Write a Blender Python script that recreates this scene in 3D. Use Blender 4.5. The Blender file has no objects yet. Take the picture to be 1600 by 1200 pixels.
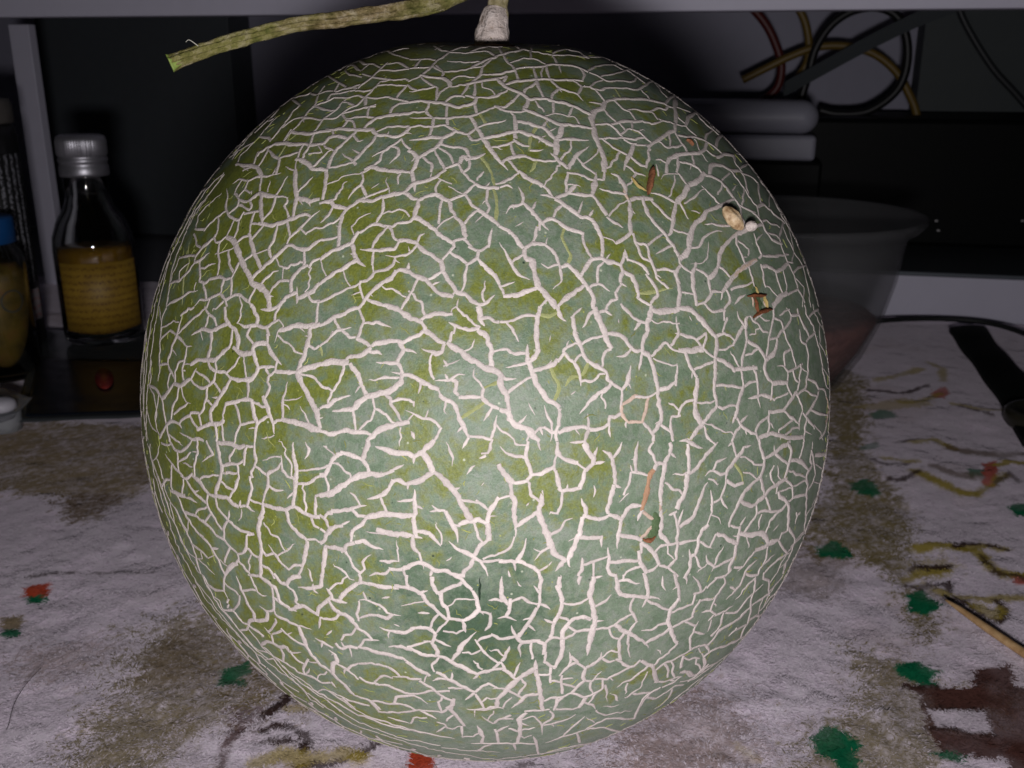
import bpy, bmesh, math, random
import numpy as np
from mathutils import Vector, Matrix

random.seed(7)
rng = np.random.default_rng(11)
R = math.radians
scene = bpy.context.scene
COL = scene.collection

# ------------------------------------------------------------------ camera, world, lamp, exposure
FPX = 1570.0                       # focal length in pixels of the 1600 px wide photograph
PITCH = R(18.0)
MEL_A, MEL_C = 0.080, 0.0846       # melon half axes
CAM_H = MEL_C + 0.2466 * math.sin(R(18.8))
cam_d = bpy.data.cameras.new("camera")
cam = bpy.data.objects.new("camera", cam_d)
COL.objects.link(cam)
cam.location = (0, 0, CAM_H)
cam.rotation_euler = (R(90) - PITCH, 0, 0)
cam_d.sensor_width = 36.0
cam_d.lens = 36.0 * FPX / 1600.0
cam_d.clip_start, cam_d.clip_end = 0.005, 50.0
cam_d.dof.use_dof = True
cam_d.dof.focus_distance = 0.188
cam_d.dof.aperture_fstop = 52.0
scene.camera = cam

world = bpy.data.worlds.new("World")
scene.world = world
world.use_nodes = True
world.node_tree.nodes["Background"].inputs[0].default_value = (0.75, 0.8, 1.0, 1)
world.node_tree.nodes["Background"].inputs[1].default_value = 0.0025

flash_d = bpy.data.lights.new("camera_flash", 'AREA')
flash_d.shape = 'RECTANGLE'
flash_d.size, flash_d.size_y = 0.030, 0.018
flash_d.energy = 0.73
flash_d.color = (1.0, 0.965, 0.99)
flash = bpy.data.objects.new("camera_flash", flash_d)
COL.objects.link(flash)
flash.location = (0.0, -0.042 * math.cos(PITCH) - 0.049 * math.sin(PITCH), CAM_H + 0.042 * math.sin(PITCH) - 0.049 * math.cos(PITCH))
flash.rotation_euler = (R(90) - R(13), 0, 0)

vs = scene.view_settings
vs.view_transform = 'Standard'
vs.look = 'None'
vs.exposure = 0.0
vs.gamma = 1.0
scene.cycles.max_bounces = 10
scene.cycles.transparent_max_bounces = 16

# ------------------------------------------------------------------ helpers
FWD = np.array([0, math.cos(PITCH), -math.sin(PITCH)])
UPV = np.array([0, math.sin(PITCH), math.cos(PITCH)])
RGT = np.array([1.0, 0, 0])
EYE = np.array([0, 0, CAM_H])


def ray(u, v):
    u = np.asarray(u, float); v = np.asarray(v, float)
    d = (((u - 800) / FPX)[..., None] * RGT - ((v - 600) / FPX)[..., None] * UPV + FWD)
    return d                                     # unit depth along the view axis


def on_ground(u, v, z=0.0):
    d = ray(u, v)
    t = (z - CAM_H) / d[..., 2]
    return EYE + d * t[..., None]


def at_y(u, v, Y):
    d = ray(np.float64(u), np.float64(v))
    return EYE + d * (Y / d[1])


def V(p):
    return Vector((float(p[0]), float(p[1]), float(p[2])))


def link(o, parent=None):
    COL.objects.link(o)
    if parent is not None:
        o.parent = parent
        o.matrix_parent_inverse = Matrix.Translation(-Vector(parent.location))
        if any(parent.rotation_euler):
            o.matrix_parent_inverse = parent.matrix_basis.inverted()
    return o


def thing(name, label, cat, loc, group=None):
    o = bpy.data.objects.new(name, None)
    o.empty_display_size = 0.01
    o.location = V(loc)
    COL.objects.link(o)
    o['label'] = label; o['category'] = cat
    if group: o['group'] = group
    return o


def tag(o, label, cat, group=None):
    o['label'] = label; o['category'] = cat
    if group: o['group'] = group
    return o


def mesh_np(name, verts, faces, mat, parent=None, smooth=True, col=None, mats=None):
    """faces: (n,3) or (n,4) int array"""
    me = bpy.data.meshes.new(name)
    verts = np.asarray(verts, np.float32); faces = np.asarray(faces, np.int32)
    k = faces.shape[1]
    me.vertices.add(len(verts)); me.vertices.foreach_set("co", verts.ravel())
    me.loops.add(faces.size); me.loops.foreach_set("vertex_index", faces.ravel())
    me.polygons.add(len(faces))
    me.polygons.foreach_set("loop_start", np.arange(0, faces.size, k, dtype=np.int32))
    me.polygons.foreach_set("loop_total", np.full(len(faces), k, np.int32))
    me.polygons.foreach_set("use_smooth", np.full(len(faces), smooth, bool))
    if col is not None:
        at = me.color_attributes.new("tint", 'FLOAT_COLOR', 'POINT')
        c4 = np.ones((len(verts), 4), np.float32); c4[:, :3] = col
        at.data.foreach_set("color", c4.ravel())
    me.update(calc_edges=True)
    me.validate()
    me.materials.append(mat)
    o = bpy.data.objects.new(name, me)
    return link(o, parent)


def mesh_bm(name, bm, mat, parent=None, smooth=True):
    me = bpy.data.meshes.new(name)
    bmesh.ops.recalc_face_normals(bm, faces=bm.faces)
    bm.to_mesh(me); bm.free()
    for p in me.polygons: p.use_smooth = smooth
    me.materials.append(mat)
    o = bpy.data.objects.new(name, me)
    return link(o, parent)


def lathe(name, prof, mat, parent, center, seg=64, closed=False, ridges=None):
    """prof: list of (r, z); revolved round the vertical through center"""
    prof = np.array(prof, float); n = len(prof)
    a = np.linspace(0, 2 * np.pi, seg, endpoint=False)
    rr = prof[:, 0][:, None] * np.ones(seg)
    if ridges:                                   # (first, last, count, depth)
        f, l, cnt, dep = ridges
        rr[f:l + 1] += dep * np.sign(np.sin(a * cnt))
    P = np.stack([rr * np.cos(a), rr * np.sin(a), np.repeat(prof[:, 1][:, None], seg, 1)], -1) + np.asarray(center, float)
    idx = np.arange(n * seg).reshape(n, seg)
    nx = np.roll(idx, -1, 1)
    F = [np.stack([idx[:-1], nx[:-1], nx[1:], idx[1:]], -1).reshape(-1, 4)]
    if closed:
        F.append(np.stack([idx[-1], nx[-1], nx[0], idx[0]], -1).reshape(-1, 4))
    return mesh_np(name, P.reshape(-1, 3), np.concatenate(F), mat, parent)


def box_bm(bm, lo, hi, bevel=0.0, seg=2, M=None):
    r = bmesh.ops.create_cube(bm, size=1.0)
    vsl = r['verts']
    lo = Vector(lo); hi = Vector(hi)
    for v in vsl:
        v.co = Vector(((v.co.x + .5) * (hi.x - lo.x) + lo.x, (v.co.y + .5) * (hi.y - lo.y) + lo.y, (v.co.z + .5) * (hi.z - lo.z) + lo.z))
    if bevel:
        es = list({e for v in vsl for e in v.link_edges})
        rb = bmesh.ops.bevel(bm, geom=es, offset=bevel, segments=seg, profile=0.5, affect='EDGES')
        vsl = list({v for f in rb['faces'] for v in f.verts} | {v for v in vsl if v.is_valid})
    if M is not None:
        for v in bm.verts: v.co = M @ v.co
    return vsl


def crom(P, per):
    """Catmull-Rom through P, per samples each span"""
    P = np.asarray(P, float)
    Q = np.vstack([2 * P[0] - P[1], P, 2 * P[-1] - P[-2]])
    out = []
    for i in range(len(P) - 1):
        n = per[i] if hasattr(per, '__len__') else per
        t = np.linspace(0, 1, n, endpoint=False)[:, None]
        p0, p1, p2, p3 = Q[i:i + 4]
        out.append(0.5 * (2 * p1 + (p2 - p0) * t + (2 * p0 - 5 * p1 + 4 * p2 - p3) * t ** 2 + (3 * p1 - p0 - 3 * p2 + p3) * t ** 3))
    out.append(P[-1:])
    return np.vstack(out)


def tube(name, pts, rad, mat, parent=None, seg=14, per=10, cap=True, shape=None, twist=0.0, raw=False):
    P = np.asarray(pts, float) if raw else crom(pts, per)
    n = len(P)
    rad = np.interp(np.linspace(0, 1, n), np.linspace(0, 1, len(rad)), rad) if hasattr(rad, '__len__') else np.full(n, rad)
    T = np.gradient(P, axis=0); T /= np.linalg.norm(T, axis=1)[:, None]
    N = np.cross(T[0], [0.3, 0.2, 1.0]); N /= np.linalg.norm(N)
    a = np.linspace(0, 2 * np.pi, seg, endpoint=False)
    sh = np.ones(seg) if shape is None else np.array([shape(x) for x in a])
    rows = []
    for i in range(n):
        N = N - T[i] * np.dot(N, T[i]); N /= np.linalg.norm(N)
        B = np.cross(T[i], N)
        ph = twist * i / n
        rows.append(P[i] + rad[i] * sh[:, None] * (np.cos(a + ph)[:, None] * N + np.sin(a + ph)[:, None] * B))
    VV = np.vstack(rows)
    idx = np.arange(n * seg).reshape(n, seg); nx = np.roll(idx, -1, 1)
    F = np.stack([idx[:-1], nx[:-1], nx[1:], idx[1:]], -1).reshape(-1, 4)
    if cap:
        VV = np.vstack([VV, P[0], P[-1]])
        c0, c1 = n * seg, n * seg + 1
        F = np.vstack([F, np.stack([nx[0], idx[0], np.full(seg, c0), np.full(seg, c0)], -1),
                       np.stack([idx[-1], nx[-1], np.full(seg, c1), np.full(seg, c1)], -1)])
        me = bpy.data.meshes.new(name)
        me.from_pydata(VV.tolist(), [], [list(dict.fromkeys(f)) for f in F.tolist()])
        for p in me.polygons: p.use_smooth = True
        me.materials.append(mat)
        return link(bpy.data.objects.new(name, me), parent)
    return mesh_np(name, VV, F, mat, parent)


def hash_noise(P, seed=0):
    """smooth value noise, P (n,d) with d 2 or 3, returns about -1..1"""
    P = np.asarray(P, float)
    d = P.shape[1]
    I = np.floor(P).astype(np.int64); f = P - I
    f = f * f * (3 - 2 * f)
    out = np.zeros(len(P))
    for c in range(2 ** d):
        w = np.ones(len(P)); h = np.full(len(P), seed * 7919 + 13, np.int64)
        for k in range(d):
            b = (c >> k) & 1
            w = w * (f[:, k] if b else 1 - f[:, k])
            h = (h * 1664525 + (I[:, k] + b) * 22695477 + 1013904223) & 0x7fffffff
            h = (h ^ (h >> 13)) * 60493 & 0x7fffffff
        out += w * (((h ^ (h >> 11)) & 0xffff) / 32767.5 - 1)
    return out


def fbm(P, oct=3, seed=0):
    s = 0; a = 1; tot = 0
    for o in range(oct):
        s = s + a * hash_noise(P * 2 ** o + 17.3 * o, seed + o); tot += a; a *= .55
    return s / tot


# ------------------------------------------------------------------ materials
class NT:
    def __init__(self, name):
        self.m = bpy.data.materials.new(name); self.m.use_nodes = True
        self.t = self.m.node_tree; self.b = self.t.nodes["Principled BSDF"]
    def n(self, ty, **kw):
        x = self.t.nodes.new(ty)
        for k, v in kw.items():
            if k in x.inputs: x.inputs[k].default_value = v
            else: setattr(x, k, v)
        return x
    def l(self, a, b): self.t.links.new(a, b)
    def obj(self): return self.n("ShaderNodeTexCoord").outputs["Object"]
    def noise(self, scale, detail=4, rough=.55, vec=None, dist=0.0):
        x = self.n("ShaderNodeTexNoise"); x.inputs["Scale"].default_value = scale
        x.inputs["Detail"].default_value = detail; x.inputs["Roughness"].default_value = rough; x.inputs["Distortion"].default_value = dist
        self.l(vec if vec is not None else self.obj(), x.inputs["Vector"]); return x.outputs["Fac"]
    def ramp(self, fac, stops, interp='LINEAR'):
        x = self.n("ShaderNodeValToRGB"); x.color_ramp.interpolation = interp
        e = x.color_ramp.elements
        while len(e) < len(stops): e.new(0.5)
        for i, (p, c) in enumerate(stops):
            e[i].position = p
            e[i].color = (c, c, c, 1) if not hasattr(c, '__len__') else (*c, 1)
        self.l(fac, x.inputs["Fac"]); return x.outputs["Color"]
    def mix(self, fac, a, b, blend='MIX'):
        x = self.n("ShaderNodeMix", data_type='RGBA', blend_type=blend)
        for s, v in ((0, fac), (6, a), (7, b)):
            if hasattr(v, 'is_linked') or isinstance(v, bpy.types.NodeSocket): self.l(v, x.inputs[s])
            elif hasattr(v, '__len__'): x.inputs[s].default_value = (*v, 1)
            else: x.inputs[s].default_value = v
        return x.outputs[2]
    def math(self, op, a, b=0.0):
        x = self.n("ShaderNodeMath", operation=op)
        for s, v in ((0, a), (1, b)):
            if isinstance(v, bpy.types.NodeSocket): self.l(v, x.inputs[s])
            else: x.inputs[s].default_value = v
        return x.outputs[0]
    def bump(self, h, strength=.3, dist=.001):
        x = self.n("ShaderNodeBump"); x.inputs["Strength"].default_value = strength; x.inputs["Distance"].default_value = dist
        self.l(h, x.inputs["Height"]); self.l(x.outputs["Normal"], self.b.inputs["Normal"]); return x
    def base(self, v):
        if isinstance(v, bpy.types.NodeSocket): self.l(v, self.b.inputs["Base Color"])
        else: self.b.inputs["Base Color"].default_value = (*v, 1)
        return self
    def set(self, **kw):
        for k, v in kw.items():
            k = k.replace('_', ' ').title() if k.replace('_', ' ').title() in self.b.inputs else k
            if k == 'ior': k = 'IOR'
            if k == 'Specular': k = 'Specular IOR Level'
            if k == 'Transmission': k = 'Transmission Weight'
            if k == 'Subsurface': k = 'Subsurface Weight'
            self.b.inputs[k].default_value = v
        return self


def plain(name, c, rough=.5, metal=0.0, grain=0.0, scale=400, spec=.5, **kw):
    m = NT(name)
    if grain:
        n = m.noise(scale, 5)
        m.base(m.mix(n, tuple(x * (1 - grain) for x in c), tuple(min(1, x * (1 + grain)) for x in c)))
        m.bump(n, .15, .0005)
    else:
        m.base(c)
    m.set(roughness=rough, metallic=metal, Specular=spec, **kw)
    return m.m


def mat_rind():
    m = NT("rind"); oc = m.obj()
    sep = m.n("ShaderNodeSeparateXYZ"); m.l(oc, sep.inputs[0])
    n1 = m.noise(70, 3, .6, oc, .8); n2 = m.noise(260, 5, .7, oc, .6); n3 = m.noise(1500, 4, .7, oc); n4 = m.noise(700, 3, .6, oc, .4)
    base = m.mix(m.ramp(n2, [(.40, 0.0), (.60, 1.0)]), (.116, .160, .102), (.206, .238, .182))
    base = m.mix(m.ramp(n3, [(.40, 0.0), (.62, .55)]), base, (.138, .198, .126))
    base = m.mix(m.ramp(n4, [(.50, 0.0), (.62, .6)]), base, (.200, .222, .186))
    # olive patches, more of them on the fruit's left and top
    side = m.math('MULTIPLY_ADD', sep.outputs[0], -2.5); side.node.inputs[2].default_value = 0.0
    topp = m.math('MULTIPLY_ADD', sep.outputs[2], 1.1); topp.node.inputs[2].default_value = -.09
    s = m.math('ADD', m.math('ADD', n1, m.math('MULTIPLY', m.math('SUBTRACT', n2, .5), .75)), m.math('ADD', side, topp))
    s = m.math('ADD', s, m.math('MULTIPLY', m.math('SUBTRACT', n4, .5), .40))
    s = m.math('ADD', s, m.math('MULTIPLY', m.math('SUBTRACT', n3, .5), .10))
    olv = m.ramp(s, [(.47, 0.0), (.70, 1.0)])
    olive = m.mix(m.ramp(n3, [(.42, 0.0), (.6, 1.0)]), (.112, .134, .014), (.158, .178, .022))
    c = m.mix(m.math('MULTIPLY', olv, .92), base, olive)
    # deep green patches low on the front
    dk = m.n("ShaderNodeVectorMath", operation='DISTANCE'); m.l(oc, dk.inputs[0]); dk.inputs[1].default_value = DARK_SPOT
    dn = m.math('ADD', dk.outputs["Value"], m.math('MULTIPLY', m.math('SUBTRACT', n2, .5), .03))
    c = m.mix(m.ramp(dn, [(.003, .8), (.019, 0.0)]), c, (.024, .062, .028))
    # pale and dark pinprick specks
    for sc_, lim, colr, hi in ((520, .86, (.42, .45, .34), True), (780, .88, (.30, .32, .07), True), (520, .05, (.012, .028, .016), False), (900, .06, (.030, .055, .028), False)):
        v = m.n("ShaderNodeTexVoronoi", feature='F1'); v.inputs["Scale"].default_value = sc_; m.l(oc, v.inputs["Vector"])
        vs_ = m.n("ShaderNodeSeparateColor"); m.l(v.outputs["Color"], vs_.inputs[0])
        dot = m.ramp(v.outputs["Distance"], [(.05, 1.0), (.15, 0.0)])
        c = m.mix(m.math('MULTIPLY', dot, m.math('GREATER_THAN' if hi else 'LESS_THAN', vs_.outputs[0], lim)), c, colr)
    g5 = m.noise(3800, 2, .6, oc)
    c = m.mix(1.0, c, m.ramp(g5, [(.3, .82), (.7, 1.14)]), 'MULTIPLY')
    m.base(c)
    m.l(m.ramp(n2, [(.3, .40), (.7, .56)]), m.b.inputs["Roughness"])
    m.set(Specular=.32)
    m.bump(m.math('ADD', n3, m.math('MULTIPLY', n2, .6)), .3, .0005)
    return m.m


def mat_tint(name, rough=.85, spec=.2, amp=.22, bscale=2600, bstr=.35):
    m = NT(name)
    a = m.n("ShaderNodeAttribute", attribute_name="tint")
    n = m.noise(bscale, 4, .6)
    n2 = m.noise(bscale * .22, 4, .6)
    f = m.math('ADD', m.math('MULTIPLY', n, .6), m.math('MULTIPLY', n2, .5))
    m.base(m.mix(1.0, a.outputs["Color"], m.ramp(f, [(.25, 1 - amp), (.8, 1 + amp * .5)]), 'MULTIPLY'))
    m.set(roughness=rough, Specular=spec)
    m.bump(n, bstr, .0003)
    return m.m

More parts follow.
